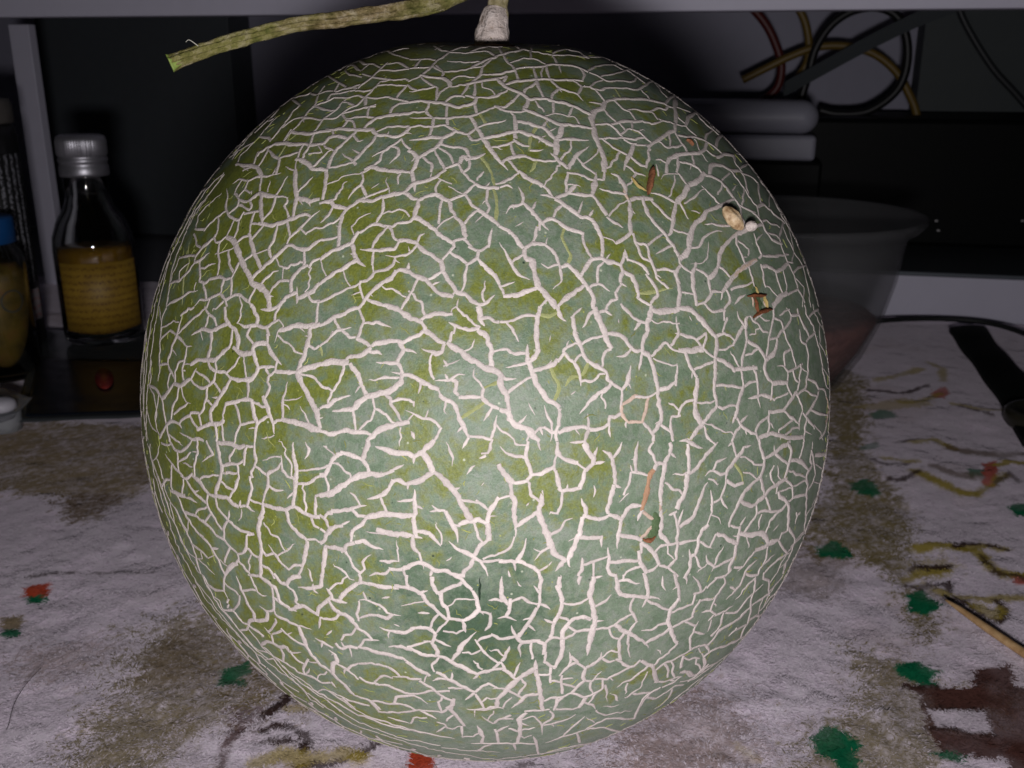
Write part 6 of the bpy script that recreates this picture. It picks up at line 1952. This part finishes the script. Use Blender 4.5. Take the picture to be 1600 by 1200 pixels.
mesh_bm("red_dot", bm, plain("red_print", (.28, .035, .028), .35), pkt)

# ------------------------------------------------------------------ blister piece at left
bl = [on_ground(np.float64(u), np.float64(v), .006) for (u, v) in ((-50, 690), (20, 664), (52, 628), (-40, 598))]
bls = thing("blister_pack", "clear plastic blister piece holding one white tablet at the left edge", "blister pack", np.mean(bl, 0) * (1, 1, 0))
M_BL = NT("blister_plastic"); M_BL.base((.80, .82, .86)); M_BL.set(roughness=.12, Transmission=.7, ior=1.3)
sheet("tray", bl, 26, 20, .0085, .0007, .0008, M_BL.m, bls, 0, 9)
tc = on_ground(np.float64(2), np.float64(636), .011)
lathe("tablet", [(.0003, .0092), (.0050, .0092), (.0064, .0104), (.0066, .0120), (.0060, .0138), (.0040, .0150), (.0003, .0156)], plain("tablet_white", (.62, .60, .66), .5), bls, (tc[0], tc[1], 0), 40)
# legs of the folded edge, resting on the mat
lathe("pocket", [(.0076, .0002), (.0080, .0085), (.0074, .0088), (.0070, .0002)], M_BL.m, bls, (tc[0], tc[1], 0), 40, closed=True)

# ------------------------------------------------------------------ strap, cord, skewer, stray hair
M_STRAP = plain("black_strap_leather", (.006, .008, .007), .8, 0, .5, 500, spec=.15)
cl = [(1508, 512), (1532, 540), (1562, 578), (1592, 618), (1640, 668)]
L_ = [(1484, 512), (1504, 540), (1534, 580), (1566, 626), (1600, 690)]; R_ = [(1538, 509), (1560, 540), (1592, 575), (1630, 604), (1690, 640)]
A_ = crom(on_ground(np.array([p[0] for p in L_], float), np.array([p[1] for p in L_], float), .004), 10)
B_ = crom(on_ground(np.array([p[0] for p in R_], float), np.array([p[1] for p in R_], float), .004), 10)
n = len(A_); w5 = np.linspace(0, 1, 7)
top = np.array([[A_[i] * (1 - t) + B_[i] * t + np.array([0, 0, .0012 * math.sin(math.pi * t) + .0005 * math.sin(i * .5)]) for t in w5] for i in range(n)]).reshape(-1, 3)
bot = top - (0, 0, .0032)
i_ = np.arange(n * 7).reshape(n, 7)
q = np.stack([i_[:-1, :-1], i_[:-1, 1:], i_[1:, 1:], i_[1:, :-1]], -1).reshape(-1, 4)
loop = list(i_[0]) + list(i_[1:, -1]) + list(i_[-1][-2::-1]) + list(i_[-2:0:-1, 0])
rq = [[loop[k], loop[k - 1], loop[k - 1] + n * 7, loop[k] + n * 7] for k in range(len(loop))]
st = thing("strap", "wide black strap with a dark round end lying on the mat at the right edge", "strap", np.mean(top, 0) * (1, 1, 0))
mesh_np("band", np.vstack([top, bot]), np.vstack([q, q[:, ::-1] + n * 7, np.array(rq)]), M_STRAP, st)
rc = on_ground(np.float64(1628), np.float64(656), .004)
lathe("round_end", [(.0005, .0010), (.0150, .0010), (.0165, .0030), (.0165, .0075), (.0150, .0090), (.0125, .0094), (.0115, .0084), (.0005, .0080)], plain("dark_round_end", (.030, .028, .018), .35, .2, .3, 300), st, (rc[0], rc[1], 0), 48)

pts = [on_ground(np.float64(u), np.float64(v), .0022) for (u, v) in ((1330, 505), (1390, 500), (1430, 498), (1475, 498), (1520, 501), (1560, 508), (1600, 521), (1650, 545))]
o = tube("black_cable", pts, .0017, plain("black_cord_skin", (.010, .012, .011), .6, 0, .3, 600), None, seg=12, per=10)
tag(o, "thin black cable lying on the mat along the foot of the white board", "cable")

M_BAM = NT("bamboo"); _t = M_BAM.obj(); _n = M_BAM.noise(300, 4)
M_BAM.base(M_BAM.ramp(_n, [(.3, (.36, .20, .08)), (.7, (.60, .40, .20))])); M_BAM.set(roughness=.55); M_BAM.bump(_n, .3, .0005)
pts = [on_ground(np.float64(u), np.float64(v), .0014) for (u, v) in ((1477, 937), (1500, 952), (1540, 980), (1580, 1007), (1680, 1074))]
o = tube("skewer", pts, [.0003, .0009, .0012, .0013, .0013], M_BAM.m, None, seg=14, per=6)
tag(o, "thin pointed bamboo skewer lying on the mat at lower right", "skewer")
pts = [on_ground(np.float64(u), np.float64(v), .0030) for (u, v) in ((64, 1043), (40, 1070), (22, 1100), (14, 1130), (10, 1140))]
o = tube("hair", pts, .00009, plain("dark_hair", (.03, .022, .02), .5), None, seg=6, per=8)
tag(o, "single dark hair curling on the white part of the mat", "hair")
